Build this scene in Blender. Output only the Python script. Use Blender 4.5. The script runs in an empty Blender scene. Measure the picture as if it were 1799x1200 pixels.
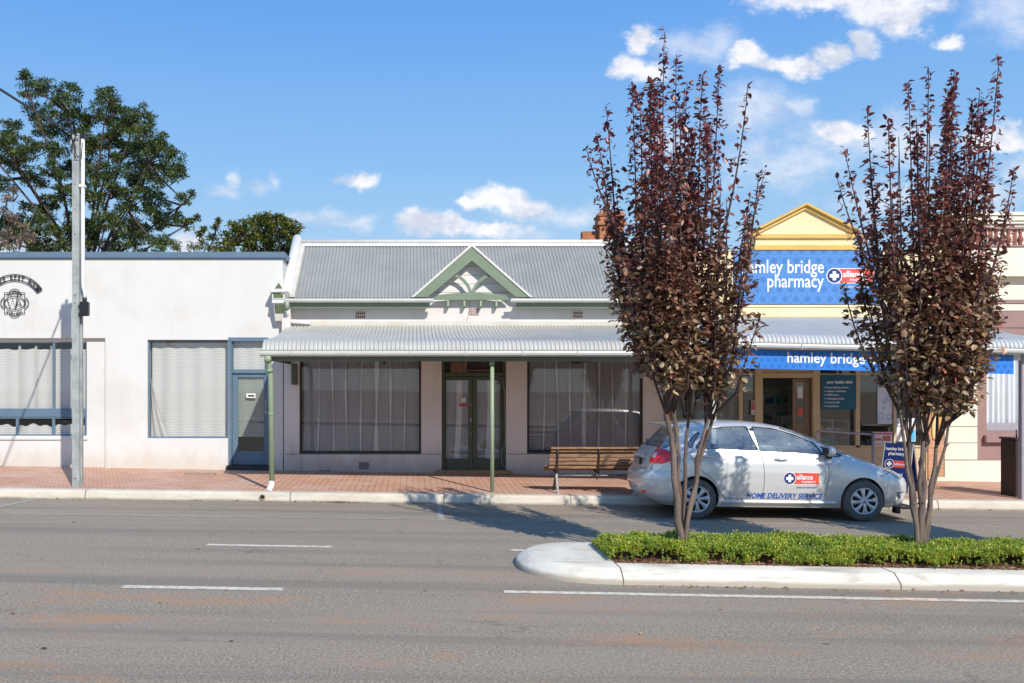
import bpy, bmesh, math, random
import numpy as np
from mathutils import Vector, Matrix
R = math.radians
rng = np.random.default_rng(7)
random.seed(7)
sc = bpy.context.scene
COL = sc.collection

# ------------------------------------------------------------------ camera, sky, sun, exposure
F = 1700.0 / 1799.0            # focal length / picture width
cam = bpy.data.cameras.new("camera")
cam.sensor_width = 36.0
cam.lens = 36.0 * F
cam.shift_x = (899.5 - 725) / 1799.0
cam.shift_y = (681 - 600) / 1799.0
cam.clip_start = 0.1
cam.clip_end = 3000
camo = bpy.data.objects.new("camera", cam)
camo.location = (0, 0, 2.0)
camo.rotation_euler = (R(90), 0, 0)
COL.objects.link(camo)
sc.camera = camo

SUN_AZ, SUN_EL = R(23), R(38)     # sun behind the camera, to its right
to_sun = Vector((math.sin(SUN_AZ) * math.cos(SUN_EL), -math.cos(SUN_AZ) * math.cos(SUN_EL), math.sin(SUN_EL)))
sun = bpy.data.lights.new("sun", 'SUN')
sun.energy = 4.4
sun.angle = R(0.5)
sun.color = (1.0, 0.945, 0.86)
suno = bpy.data.objects.new("sun", sun)
suno.rotation_euler = to_sun.to_track_quat('Z', 'Y').to_euler()
suno.location = (10, -20, 20)
COL.objects.link(suno)
sc.view_settings.view_transform = 'Standard'
sc.view_settings.look = 'None'
sc.view_settings.exposure = 0.10
sc.view_settings.gamma = 1.0


# ------------------------------------------------------------------ shader expression helper
class E:
    """a socket or a number inside a node tree, with arithmetic"""
    def __init__(s, nt, v): s.nt, s.v = nt, v
    def _m(s, op, *a, clamp=False):
        n = s.nt.nodes.new('ShaderNodeMath'); n.operation = op; n.use_clamp = clamp
        for i, x in enumerate((s,) + a):
            x = x.v if isinstance(x, E) else x
            if isinstance(x, (int, float)): n.inputs[i].default_value = x
            else: s.nt.links.new(x, n.inputs[i])
        return E(s.nt, n.outputs[0])
    def __add__(s, o): return s._m('ADD', o)
    def __radd__(s, o): return s._m('ADD', o)
    def __sub__(s, o): return s._m('SUBTRACT', o)
    def __rsub__(s, o): return E(s.nt, o)._m('SUBTRACT', s)
    def __mul__(s, o): return s._m('MULTIPLY', o)
    def __rmul__(s, o): return s._m('MULTIPLY', o)
    def __truediv__(s, o): return s._m('DIVIDE', o)
    def abs(s): return s._m('ABSOLUTE')
    def max(s, o): return s._m('MAXIMUM', o)
    def min(s, o): return s._m('MINIMUM', o)
    def pow(s, o): return s._m('POWER', o)
    def fract(s): return s._m('FRACT')
    def lt(s, o): return s._m('LESS_THAN', o)
    def gt(s, o): return s._m('GREATER_THAN', o)
    def sqrt(s): return s._m('SQRT')
    def clamp(s): return s._m('ADD', 0.0, clamp=True)
    def smooth(s, a, b, lo=0.0, hi=1.0):
        n = s.nt.nodes.new('ShaderNodeMapRange'); n.interpolation_type = 'SMOOTHSTEP'
        s.nt.links.new(s.v, n.inputs[0])
        for i, x in zip((1, 2, 3, 4), (a, b, lo, hi)): n.inputs[i].default_value = x
        return E(s.nt, n.outputs[0])


def node(nt, typ, inp=None, **kw):
    n = nt.nodes.new(typ)
    for k, v in kw.items(): setattr(n, k, v)
    for k, v in (inp or {}).items():
        v = v.v if isinstance(v, E) else v
        if hasattr(v, 'is_output'): nt.links.new(v, n.inputs[k])
        else: n.inputs[k].default_value = v
    return n


def rgba(c): return tuple(c) + (1.0,) if len(c) == 3 else tuple(c)


def mix(nt, fac, a, b, blend='MIX'):
    n = nt.nodes.new('ShaderNodeMix'); n.data_type = 'RGBA'; n.blend_type = blend
    for i, x in ((0, fac), (6, a), (7, b)):
        x = x.v if isinstance(x, E) else x
        if hasattr(x, 'is_output'): nt.links.new(x, n.inputs[i])
        elif i == 0: n.inputs[0].default_value = x
        else: n.inputs[i].default_value = rgba(x)
    return n.outputs[2]


def noise(nt, vec, scale, detail=4, rough=0.55, dist=0.0):
    n = node(nt, 'ShaderNodeTexNoise', {'Scale': scale, 'Detail': detail, 'Roughness': rough, 'Distortion': dist})
    if vec is not None: nt.links.new(vec, n.inputs['Vector'])
    return E(nt, n.outputs['Fac'])


def scaled(nt, vec, s):
    n = node(nt, 'ShaderNodeVectorMath', operation='MULTIPLY'); nt.links.new(vec, n.inputs[0]); n.inputs[1].default_value = s
    return n.outputs[0]


def new_mat(name):
    m = bpy.data.materials.new(name); m.use_nodes = True
    nt = m.node_tree; nt.nodes.clear()
    out = nt.nodes.new('ShaderNodeOutputMaterial')
    b = nt.nodes.new('ShaderNodeBsdfPrincipled')
    nt.links.new(b.outputs[0], out.inputs[0])
    g = nt.nodes.new('ShaderNodeNewGeometry')
    return m, nt, b, g.outputs['Position'], out


def setc(nt, b, key, v):
    v = v.v if isinstance(v, E) else v
    if hasattr(v, 'is_output'): nt.links.new(v, b.inputs[key])
    else: b.inputs[key].default_value = v


def bump(nt, b, h, strength=0.3, dist=0.01):
    n = node(nt, 'ShaderNodeBump', {'Strength': strength, 'Distance': dist, 'Height': h})
    nt.links.new(n.outputs[0], b.inputs['Normal'])


MATS = {}
def paint(name, c, c2=None, rough=0.6, metal=0.0, scale=6.0, fine=60.0, bs=0.15, bd=0.004, stretch=(1, 1, 1), amt=0.6, spec=0.5, coat=0.0, streak=None, grime=None):
    """painted or raw surface with large blotches, fine grain and slight relief"""
    if name in MATS: return MATS[name]
    m, nt, b, P, out = new_mat(name)
    if c2 is None: c2 = tuple(x * 0.86 for x in c)
    v = scaled(nt, P, stretch)
    n1 = noise(nt, v, scale, 5, 0.6)
    n2 = noise(nt, v, fine, 3, 0.6)
    f = (n1.smooth(0.35, 0.7) * amt + (n2 - 0.5) * 0.35).clamp()
    col = mix(nt, f, c, c2)
    if streak:
        n3 = noise(nt, scaled(nt, P, (1, 1, 0.12)), streak[1], 4, 0.6)
        col = mix(nt, n3.smooth(0.55, 0.8) * streak[2], col, streak[0])
    if grime:
        sg = nt.nodes.new('ShaderNodeSeparateXYZ'); nt.links.new(P, sg.inputs[0])
        n4 = noise(nt, scaled(nt, P, (1, 1, 0.6)), 3.3, 6, 0.7)
        gk = (E(nt, sg.outputs[2]) + E(nt, sg.outputs[0]) * 0.0155 + (n4 - 0.5) * 0.9).smooth(grime[1], grime[2], 1, 0)
        col = mix(nt, gk * grime[3], col, grime[0])
        n5 = noise(nt, P, 0.45, 5, 0.7)
        col = mix(nt, n5.smooth(0.5, 0.62) * 0.18, col, grime[0])
    nt.links.new(col, b.inputs['Base Color'])
    setc(nt, b, 'Roughness', (n2 - 0.5) * 0.25 + rough)
    b.inputs['Metallic'].default_value = metal
    b.inputs['Specular IOR Level'].default_value = spec
    if coat: b.inputs['Coat Weight'].default_value = coat; b.inputs['Coat Roughness'].default_value = 0.08
    if bs: bump(nt, b, n1 * 0.5 + n2 * 0.5, bs, bd)
    MATS[name] = m
    return m


# ------------------------------------------------------------------ world: daylight sky with clouds
def make_world():
    w = bpy.data.worlds.new("World"); sc.world = w; w.use_nodes = True
    nt = w.node_tree; nt.nodes.clear()
    out = nt.nodes.new('ShaderNodeOutputWorld'); bg = nt.nodes.new('ShaderNodeBackground')
    nt.links.new(bg.outputs[0], out.inputs[0])
    sky = nt.nodes.new('ShaderNodeTexSky'); sky.sky_type = 'NISHITA'; sky.sun_disc = False
    sky.sun_elevation = SUN_EL; sky.sun_rotation = R(180) - SUN_AZ
    sky.altitude = 50; sky.air_density = 1.0; sky.dust_density = 0.35; sky.ozone_density = 1.3
    tc = nt.nodes.new('ShaderNodeTexCoord')
    sep = nt.nodes.new('ShaderNodeSeparateXYZ'); nt.links.new(tc.outputs['Generated'], sep.inputs[0])
    x, y, z = (E(nt, sep.outputs[i]) for i in range(3))
    yy = y.max(0.02)
    u, v = x / yy, z / yy
    vec = node(nt, 'ShaderNodeCombineXYZ', {0: u, 1: v * 1.35, 2: 3.7}).outputs[0]
    nz = noise(nt, vec, 13.0, 8, 0.70)
    wv = node(nt, 'ShaderNodeTexNoise', {'Scale': 11.0, 'Detail': 5.0, 'Roughness': 0.62}); nt.links.new(vec, wv.inputs['Vector'])
    wo = node(nt, 'ShaderNodeVectorMath', operation='MULTIPLY_ADD'); nt.links.new(wv.outputs['Color'], wo.inputs[0])
    wo.inputs[1].default_value = (0.075, 0.055, 0.0); wo.inputs[2].default_value = (-0.0375, -0.0275, 0)
    uv = node(nt, 'ShaderNodeCombineXYZ', {0: u, 1: v}).outputs[0]
    wa = node(nt, 'ShaderNodeVectorMath', operation='ADD'); nt.links.new(uv, wa.inputs[0]); nt.links.new(wo.outputs[0], wa.inputs[1])
    def field(blobs):
        F_ = None
        for (px, py, rx, ry) in blobs:
            cu, cv = (px - 725) / 1700, (681 - py) / 1700
            q = node(nt, 'ShaderNodeVectorMath', operation='MULTIPLY_ADD'); nt.links.new(wa.outputs[0], q.inputs[0])
            q.inputs[1].default_value = (1700 / rx, 1700 / ry, 0); q.inputs[2].default_value = (-cu * 1700 / rx, -cv * 1700 / ry, 0)
            d = node(nt, 'ShaderNodeVectorMath', operation='LENGTH'); nt.links.new(q.outputs[0], d.inputs[0])
            t = E(nt, d.outputs['Value'])
            F_ = t if F_ is None else F_.min(t)
        return 1.0 - F_
    solid = [(1440, 2, 150, 34), (1560, 14, 130, 42), (1600, 30, 55, 36), (1690, 70, 30, 20), (1132, 68, 34, 40), (1105, 128, 52, 30), (1160, 138, 42, 24),
             (1310, 100, 50, 20), (1400, 112, 90, 22), (1520, 82, 40, 30), (1470, 100, 50, 22),
             (622, 313, 36, 22), (885, 352, 44, 26), (915, 368, 45, 18), (830, 362, 20, 14), (735, 396, 56, 22), (775, 402, 50, 22), (850, 410, 80, 16),
             (330, 428, 40, 20), (1745, 238, 65, 26), (1470, 232, 70, 26)]
    faint = [(1775, 25, 75, 50), (1225, 78, 70, 34), (1330, 200, 90, 46), (1405, 188, 35, 18), (1460, 250, 130, 44), (1570, 245, 90, 46), (1390, 285, 130, 36),
             (1330, 262, 60, 26), (1785, 292, 45, 24), (1720, 345, 80, 30), (552, 384, 52, 13), (612, 388, 42, 13), (413, 320, 18, 17), (465, 326, 34, 14), (494, 320, 14, 16),
             (405, 338, 42, 11), (945, 378, 70, 16), (1010, 385, 60, 22), (60, 432, 80, 22), (900, 412, 60, 16), (1570, 350, 120, 30), (1190, 250, 60, 40)]
    ms = (field(solid) * 1.25 + (nz - 0.5) * 2.9 + 0.12).smooth(-0.12, 0.85)
    mf = (field(faint) * 1.0 + (nz - 0.5) * 2.6 + 0.12).smooth(-0.3, 1.2) * 0.55
    m = (ms * 0.92).max(mf)
    front = y.smooth(0.02, 0.15)
    m = m * front
    sh = noise(nt, vec, 20.0, 4, 0.6)
    k = 1 / SKY_STR
    ccol = mix(nt, (sh * 0.6 + nz * 0.4).smooth(0.40, 0.58), tuple(c * k for c in (0.64, 0.68, 0.80)), tuple(c * k for c in (0.97, 0.96, 0.98)))
    ramp = nt.nodes.new('ShaderNodeValToRGB'); el = ramp.color_ramp.elements
    stops = [(0.0, (0.60, 0.72, 0.80)), (0.12, (0.40, 0.62, 0.84)), (0.22, (0.26, 0.52, 0.88)), (0.36, (0.14, 0.38, 0.86)), (1.0, (0.07, 0.24, 0.62))]
    while len(el) < len(stops): el.new(0.5)
    for i, (p, c) in enumerate(stops): el[i].position = p; el[i].color = rgba(c)
    nt.links.new(z.v, ramp.inputs[0])
    rs = node(nt, 'ShaderNodeVectorMath', operation='SCALE'); nt.links.new(ramp.outputs[0], rs.inputs[0]); rs.inputs['Scale'].default_value = k
    base = mix(nt, 0.88, sky.outputs[0], rs.outputs[0])
    col = mix(nt, m, base, ccol)
    nt.links.new(col, bg.inputs['Color'])
    bg.inputs['Strength'].default_value = SKY_STR
    w.cycles.sampling_method = 'MANUAL'; w.cycles.sample_map_resolution = 256
SKY_STR = 0.095
make_world()

# ------------------------------------------------------------------ mesh builder
class MB:
    def __init__(s): s.v = []; s.f = []; s.smooth = []
    def add(s, vs, fs, smooth=False):
        o = len(s.v); s.v += [tuple(p) for p in vs]; s.f += [tuple(i + o for i in f) for f in fs]; s.smooth += [smooth] * len(fs); return s
    def box(s, x0, x1, y0, y1, z0, z1):
        return s.add([(x, y, z) for x in (x0, x1) for y in (y0, y1) for z in (z0, z1)],
                     [(0, 1, 3, 2), (4, 6, 7, 5), (0, 4, 5, 1), (2, 3, 7, 6), (0, 2, 6, 4), (1, 5, 7, 3)])
    def bbox(s, x0, x1, y0, y1, z0, z1, c=0.006):
        """box with small chamfers on all its edges"""
        bm = bmesh.new()
        bmesh.ops.create_cube(bm, size=1)
        for v in bm.verts:
            v.co = ((x0 + x1) / 2 + v.co.x * (x1 - x0), (y0 + y1) / 2 + v.co.y * (y1 - y0), (z0 + z1) / 2 + v.co.z * (z1 - z0))
        c = min(c, abs(x1 - x0) * .4, abs(y1 - y0) * .4, abs(z1 - z0) * .4)
        bmesh.ops.bevel(bm, geom=bm.edges[:], offset=c, segments=1, affect='EDGES')
        bm.verts.index_update()
        s.add([v.co[:] for v in bm.verts], [[v.index for v in f.verts] for f in bm.faces]); bm.free(); return s
    def prism(s, poly, y0, y1, axis='y'):
        """polygon in the facade plane (x, z) given thickness along y; axis 'x': polygon is (y, z)"""
        n = len(poly)
        mk = (lambda p, d: (p[0], d, p[1])) if axis == 'y' else ((lambda p, d: (d, p[0], p[1])) if axis == 'x' else (lambda p, d: (p[0], p[1], d)))
        vs = [mk(p, y0) for p in poly] + [mk(p, y1) for p in poly]
        fs = [tuple(range(n)), tuple(range(2 * n - 1, n - 1, -1))] + [(i, i + n, (i + 1) % n + n, (i + 1) % n) for i in range(n)]
        return s.add(vs, fs)
    def tube(s, pts, r, n=10, closed=False, caps=True, smooth=True):
        pts = [Vector(p) for p in pts]; m = len(pts)
        rr = r if isinstance(r, (list, tuple)) else [r] * m
        vs = []; prev = None
        for i, p in enumerate(pts):
            if closed: t = pts[(i + 1) % m] - pts[i - 1]
            else: t = pts[min(i + 1, m - 1)] - pts[max(i - 1, 0)]
            t.normalize()
            if prev is None:
                a = Vector((0, 0, 1)) if abs(t.z) < 0.9 else Vector((1, 0, 0))
                nrm = t.cross(a).normalized()
            else:
                nrm = (prev - t * prev.dot(t)).normalized()
            prev = nrm; bn = t.cross(nrm)
            for k in range(n):
                an = 2 * math.pi * k / n
                vs.append(p + (nrm * math.cos(an) + bn * math.sin(an)) * rr[i])
        fs = []
        for i in range(m if closed else m - 1):
            j = (i + 1) % m
            for k in range(n):
                fs.append((i * n + k, i * n + (k + 1) % n, j * n + (k + 1) % n, j * n + k))
        s.add(vs, fs, smooth)
        if caps and not closed:
            o = len(s.v) - len(vs)
            s.f.append(tuple(o + k for k in range(n))[::-1]); s.f.append(tuple(o + (m - 1) * n + k for k in range(n))); s.smooth += [False, False]
        return s
    def lathe(s, prof, c, axis='z', n=32, smooth=True, a0=0, a1=2 * math.pi):
        """profile (radius, height) spun round an axis through c"""
        vs = []
        full = abs(a1 - a0 - 2 * math.pi) < 1e-6
        k = n if full else n + 1
        for i in range(k):
            a = a0 + (a1 - a0) * i / n
            for (r, h) in prof:
                if axis == 'z': vs.append((c[0] + r * math.cos(a), c[1] + r * math.sin(a), c[2] + h))
                elif axis == 'y': vs.append((c[0] + r * math.cos(a), c[1] + h, c[2] + r * math.sin(a)))
                else: vs.append((c[0] + h, c[1] + r * math.cos(a), c[2] + r * math.sin(a)))
        m = len(prof); fs = []
        for i in range(n):
            j = (i + 1) % k
            for q in range(m - 1): fs.append((i * m + q, j * m + q, j * m + q + 1, i * m + q + 1))
        return s.add(vs, fs, smooth)
    def grid(s, fn, nu, nv, smooth=False):
        vs = [fn(i / nu, j / nv) for i in range(nu + 1) for j in range(nv + 1)]
        fs = [(i * (nv + 1) + j, (i + 1) * (nv + 1) + j, (i + 1) * (nv + 1) + j + 1, i * (nv + 1) + j + 1) for i in range(nu) for j in range(nv)]
        return s.add(vs, fs, smooth)
    def wall(s, x0, x1, z0, z1, y0, y1, holes):
        """slab in the facade plane with rectangular openings and their reveals"""
        xs = sorted({x0, x1, *[h[0] for h in holes], *[h[1] for h in holes]}); zs = sorted({z0, z1, *[h[2] for h in holes], *[h[3] for h in holes]})
        xs = [x for x in xs if x0 <= x <= x1]; zs = [z for z in zs if z0 <= z <= z1]
        def solid(i, j):
            if i < 0 or j < 0 or i >= len(xs) - 1 or j >= len(zs) - 1: return False
            cx, cz = (xs[i] + xs[i + 1]) / 2, (zs[j] + zs[j + 1]) / 2
            return not any(h[0] < cx < h[1] and h[2] < cz < h[3] for h in holes)
        for i in range(len(xs) - 1):
            for j in range(len(zs) - 1):
                if not solid(i, j): continue
                a, b, c, d = xs[i], xs[i + 1], zs[j], zs[j + 1]
                s.add([(a, y0, c), (b, y0, c), (b, y0, d), (a, y0, d)], [(0, 1, 2, 3)])
                s.add([(a, y1, c), (b, y1, c), (b, y1, d), (a, y1, d)], [(3, 2, 1, 0)])
                if not solid(i - 1, j): s.add([(a, y0, c), (a, y0, d), (a, y1, d), (a, y1, c)], [(0, 1, 2, 3)])
                if not solid(i + 1, j): s.add([(b, y0, c), (b, y1, c), (b, y1, d), (b, y0, d)], [(0, 1, 2, 3)])
                if not solid(i, j - 1): s.add([(a, y0, c), (a, y1, c), (b, y1, c), (b, y0, c)], [(0, 1, 2, 3)])
                if not solid(i, j + 1): s.add([(a, y0, d), (b, y0, d), (b, y1, d), (a, y1, d)], [(0, 1, 2, 3)])
        return s


def world_loc(o):
    l = Vector(o.location)
    while o.parent: o = o.parent; l += Vector(o.location)
    return l


def tag(o, label=None, cat=None, group=None, kind=None):
    if label: o['label'] = label
    if cat: o['category'] = cat
    if group: o['group'] = group
    if kind: o['kind'] = kind
    return o


def link_mesh(name, verts, faces, mat, parent=None, smooth=None, recalc=True):
    me = bpy.data.meshes.new(name)
    off = world_loc(parent) if parent else Vector((0, 0, 0))
    if isinstance(verts, np.ndarray):
        v = verts - np.array(off)
        me.vertices.add(len(v)); me.vertices.foreach_set('co', v.astype(np.float32).ravel())
        k = faces.shape[1]
        me.loops.add(faces.size); me.loops.foreach_set('vertex_index', faces.astype(np.int32).ravel())
        me.polygons.add(len(faces)); me.polygons.foreach_set('loop_start', np.arange(0, faces.size, k, dtype=np.int32))
        me.update(calc_edges=True)
        recalc = False
    else:
        me.from_pydata([tuple(Vector(p) - off) for p in verts], [], faces)
        if smooth is not None: me.polygons.foreach_set('use_smooth', smooth)
    if recalc:
        bm = bmesh.new(); bm.from_mesh(me); bmesh.ops.recalc_face_normals(bm, faces=bm.faces); bm.to_mesh(me); bm.free()
    me.materials.append(mat)
    o = bpy.data.objects.new(name, me); COL.objects.link(o)
    if parent: o.parent = parent
    return o


def build(mb, name, mat, parent=None, **kw):
    return link_mesh(name, mb.v, mb.f, mat, parent, mb.smooth, **kw)


def empty(name, loc, label, cat, group=None, rz=0):
    o = bpy.data.objects.new(name, None); COL.objects.link(o); o.location = loc; o.rotation_euler = (0, 0, rz)
    o.empty_display_size = 0.2
    return tag(o, label, cat, group)


def bx(name, mat, parent, *a, c=0.006): return build(MB().bbox(*a, c=c), name, mat, parent)


_dg = None
def text_mb(s, size, x, z, y, align='LEFT', bold=0.0, italic=0.0, xscale=1.0, thick=0.003, mapf=None, space=1.0):
    """lettering standing in the facade plane (facing -y), baseline at z"""
    cu = bpy.data.curves.new("t", 'FONT'); cu.body = s; cu.size = size; cu.align_x = align
    cu.offset = bold; cu.shear = italic; cu.space_character = space; cu.extrude = 0.0; cu.resolution_u = 3
    o = bpy.data.objects.new("t", cu); COL.objects.link(o)
    dg = bpy.context.evaluated_depsgraph_get(); dg.update()
    me = bpy.data.meshes.new_from_object(o.evaluated_get(dg))
    V = [(v.co.x * xscale, v.co.y) for v in me.vertices]; FC = [tuple(p.vertices) for p in me.polygons]
    bpy.data.objects.remove(o); bpy.data.curves.remove(cu); bpy.data.meshes.remove(me)
    mb = MB()
    if mapf is None: mapf = lambda a, b: (x + a, y, z + b)
    mb.add([mapf(a, b) for a, b in V], FC)
    return mb


# ------------------------------------------------------------------ terrain of the street
def slope(Y): return float(np.interp(Y, [9.5, 12, 14.7, 16.8, 20.5], [.018, .0175, .0125, .012, .0155]))
def roadz(X, Y): return -slope(Y) * max(-25, min(25, X))
def footz(X, Y): return roadz(X, Y) + 0.15 + 0.05 * (Y - 17.0) / 3.5
YW = 20.5                     # facade plane
def wx(px, Y=YW): return (px - 725) * Y / 1700.0
def wz(py, Y=YW): return 2.0 + (681 - py) * Y / 1700.0

# ------------------------------------------------------------------ ground materials
def mat_asphalt():
    m, nt, b, P, out = new_mat("asphalt")
    flat = scaled(nt, P, (1, 1, 0.0))
    fine = noise(nt, flat, 42, 5, 0.95); mid = noise(nt, flat, 22, 5, 0.75)
    big = noise(nt, scaled(nt, P, (0.25, 1, 0)), 0.9, 5, 0.6, 0.3)
    tr = noise(nt, scaled(nt, P, (0.04, 1, 0)), 1.6, 4, 0.6)
    col = mix(nt, fine.smooth(0.38, 0.62), (0.092, 0.074, 0.054), (0.52, 0.425, 0.305))
    vor = node(nt, 'ShaderNodeTexVoronoi', {'Scale': 60.0, 'Randomness': 1.0}); nt.links.new(flat, vor.inputs['Vector'])
    peb = E(nt, vor.outputs['Distance']).lt(0.20) * noise(nt, flat, 23, 2).gt(0.55)
    col = mix(nt, peb, col, (0.80, 0.72, 0.60))
    col = mix(nt, mid.smooth(0.42, 0.68) * 0.45, col, (0.20, 0.165, 0.13))
    col = mix(nt, big.smooth(0.42, 0.66) * 0.5, col, (0.35, 0.27, 0.20))
    col = mix(nt, tr.smooth(0.46, 0.66) * 0.5, col, (0.165, 0.142, 0.118))
    # rust coloured soil stains
    st = noise(nt, scaled(nt, P, (0.42, 1.3, 0)), 1.15, 6, 0.6, 0.2); st2 = noise(nt, flat, 7, 5, 0.7)
    sepp = nt.nodes.new('ShaderNodeSeparateXYZ'); nt.links.new(P, sepp.inputs[0])
    nearer = E(nt, sepp.outputs[1]).smooth(8.6, 12.0, 1.0, 0.0)
    f = (st * 0.75 + st2 * 0.25).smooth(0.525, 0.66) * 0.62 * nearer
    col = mix(nt, f, col, (0.47, 0.225, 0.10))
    vc = node(nt, 'ShaderNodeTexVoronoi', {'Scale': 0.42, 'Randomness': 1.0}, feature='DISTANCE_TO_EDGE')
    wn = node(nt, 'ShaderNodeTexNoise', {'Scale': 2.2, 'Detail': 6.0, 'Roughness': 0.7}); nt.links.new(flat, wn.inputs['Vector'])
    wv_ = node(nt, 'ShaderNodeVectorMath', operation='MULTIPLY_ADD'); nt.links.new(wn.outputs['Color'], wv_.inputs[0]); wv_.inputs[1].default_value = (1.1, 1.1, 0); nt.links.new(flat, wv_.inputs[2])
    nt.links.new(wv_.outputs[0], vc.inputs['Vector'])
    ck_ = E(nt, vc.outputs['Distance']).smooth(0.003, 0.009, 1, 0) * noise(nt, flat, 0.35, 3).smooth(0.50, 0.60)
    col = mix(nt, ck_ * 0.3, col, (0.05, 0.04, 0.035))
    # small oil drops
    v2 = node(nt, 'ShaderNodeTexVoronoi', {'Scale': 0.8, 'Randomness': 1.0}); nt.links.new(scaled(nt, P, (1, 1, 0)), v2.inputs['Vector'])
    oil = (E(nt, v2.outputs['Distance']) + noise(nt, flat, 14, 3) * 0.05).smooth(0.045, 0.06, 1, 0)
    col = mix(nt, oil * 0.75, col, (0.03, 0.03, 0.03))
    nt.links.new(col, b.inputs['Base Color'])
    b.inputs['Roughness'].default_value = 0.9
    bump(nt, b, fine * 0.8 + mid * 0.4, 0.5, 0.006)
    return m


def mat_pavers():
    m, nt, b, P, out = new_mat("brick_pavers")
    br = node(nt, 'ShaderNodeTexBrick', {'Scale': 1.0, 'Mortar Size': 0.010, 'Mortar Smooth': 0.15, 'Brick Width': 0.232, 'Row Height': 0.116, 'Bias': 0.0,
              'Color1': rgba((0.68, 0.385, 0.255)), 'Color2': rgba((0.56, 0.30, 0.20)), 'Mortar': rgba((0.13, 0.085, 0.065))})
    nt.links.new(P, br.inputs['Vector'])
    n1 = noise(nt, P, 1.1, 5, 0.6); n2 = noise(nt, P, 70, 3, 0.7)
    col = mix(nt, n1.smooth(0.42, 0.7) * 0.5, br.outputs['Color'], (0.60, 0.44, 0.35))
    n3 = noise(nt, scaled(nt, P, (1, 1, 1)), 3.7, 4, 0.6)
    col = mix(nt, n3.smooth(0.55, 0.78) * 0.35, col, (0.36, 0.22, 0.17))
    col = mix(nt, (n2 - 0.5) * 0.5, col, (0.2, 0.12, 0.09))
    nt.links.new(col, b.inputs['Base Color']); b.inputs['Roughness'].default_value = 0.88
    bump(nt, b, E(nt, br.outputs['Fac']) * -1.0 + n2 * 0.25, 0.35, 0.006)
    return m


def mat_concrete(name, c1, c2, stain, amt=0.5, sscale=2.2, lowk=0.012, lows=0.0):
    m, nt, b, P, out = new_mat(name)
    a = noise(nt, P, 1.6, 6, 0.65); f = noise(nt, P, 90, 3, 0.7); s = noise(nt, scaled(nt, P, (0.5, 1.5, 2.5)), sscale, 6, 0.68, 0.5)
    col = mix(nt, a.smooth(0.3, 0.75), c1, c2)
    col = mix(nt, s.smooth(0.48, 0.68) * amt * 0.8, col, stain)
    sep = nt.nodes.new('ShaderNodeSeparateXYZ'); nt.links.new(P, sep.inputs[0])
    low = (E(nt, sep.outputs[2]) + E(nt, sep.outputs[0]) * lowk + (s - 0.5) * 0.12).smooth(lows, lows + 0.05, 1, 0)
    col = mix(nt, low * 0.85, col, tuple(x * 0.8 for x in stain))
    col = mix(nt, (f - 0.42) * 0.5, col, tuple(x * 0.75 for x in c2))
    nt.links.new(col, b.inputs['Base Color']); b.inputs['Roughness'].default_value = 0.85
    bump(nt, b, a * 0.5 + s * 0.5 + f * 0.4, 0.55, 0.012)
    return m


M_ASPH = mat_asphalt()
M_PAVE = mat_pavers()
M_KERB = mat_concrete("kerb_concrete", (0.66, 0.60, 0.49), (0.56, 0.50, 0.40), (0.36, 0.32, 0.26), 0.5)
M_ISL = mat_concrete("island_white_concrete", (0.80, 0.74, 0.62), (0.62, 0.57, 0.47), (0.42, 0.36, 0.28), 1.0, 2.6, 0.018, 0.03)
M_DIRT = paint("bare_earth", (0.30, 0.20, 0.13), (0.22, 0.15, 0.10), rough=0.95, scale=1.0, fine=40)
M_MULCH = paint("bark_mulch", (0.17, 0.075, 0.04), (0.08, 0.04, 0.025), rough=0.95, scale=25, fine=120, bs=0.8, bd=0.02)
M_LINE = paint("road_paint", (0.76, 0.68, 0.54), (0.36, 0.31, 0.24), rough=0.8, scale=16, fine=90, amt=0.75)
M_LINEF = paint("worn_road_paint", (0.42, 0.385, 0.34), (0.25, 0.23, 0.21), rough=0.85, scale=9, fine=150, amt=0.9)
M_GAP = paint("joint_dark", (0.16, 0.12, 0.085), rough=0.95)

# ------------------------------------------------------------------ ground, road, footpath, kerbs, markings
def sheet(name, xs, ys, zf, mat):
    mb = MB(); nx, ny = len(xs), len(ys)
    vs = [(x, y, zf(x, y)) for x in xs for y in ys]
    fs = [(i * ny + j, (i + 1) * ny + j, (i + 1) * ny + j + 1, i * ny + j + 1) for i in range(nx - 1) for j in range(ny - 1)]
    mb.add(vs, fs, True)
    o = build(mb, name, mat); tag(o, kind='structure'); return o
XS = [-500, -120, -60, -40] + list(np.arange(-25, 25.1, 2.5)) + [40, 60, 120, 500]
sheet('ground', XS, [-500, -100, -30, 0, 9.5, 12, 14.7, 16.8, 20.5, 30, 60, 150, 900], lambda x, y: roadz(x, y) - 0.03, M_DIRT)
sheet('road', [x for x in XS if abs(x) < 200], [-9, 0, 5, 9.5, 10.5, 11.2, 12, 13, 14.7, 15.7, 16.76], roadz, M_ASPH)
sheet('footpath', [x for x in XS if abs(x) < 200], [17.02, 18, 19, 20.0, 20.8], footz, M_PAVE)
sheet('far_footpath', [x for x in XS if abs(x) < 200], [-14, -9.1], lambda x, y: roadz(x, y) + 0.14, M_PAVE)

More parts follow.
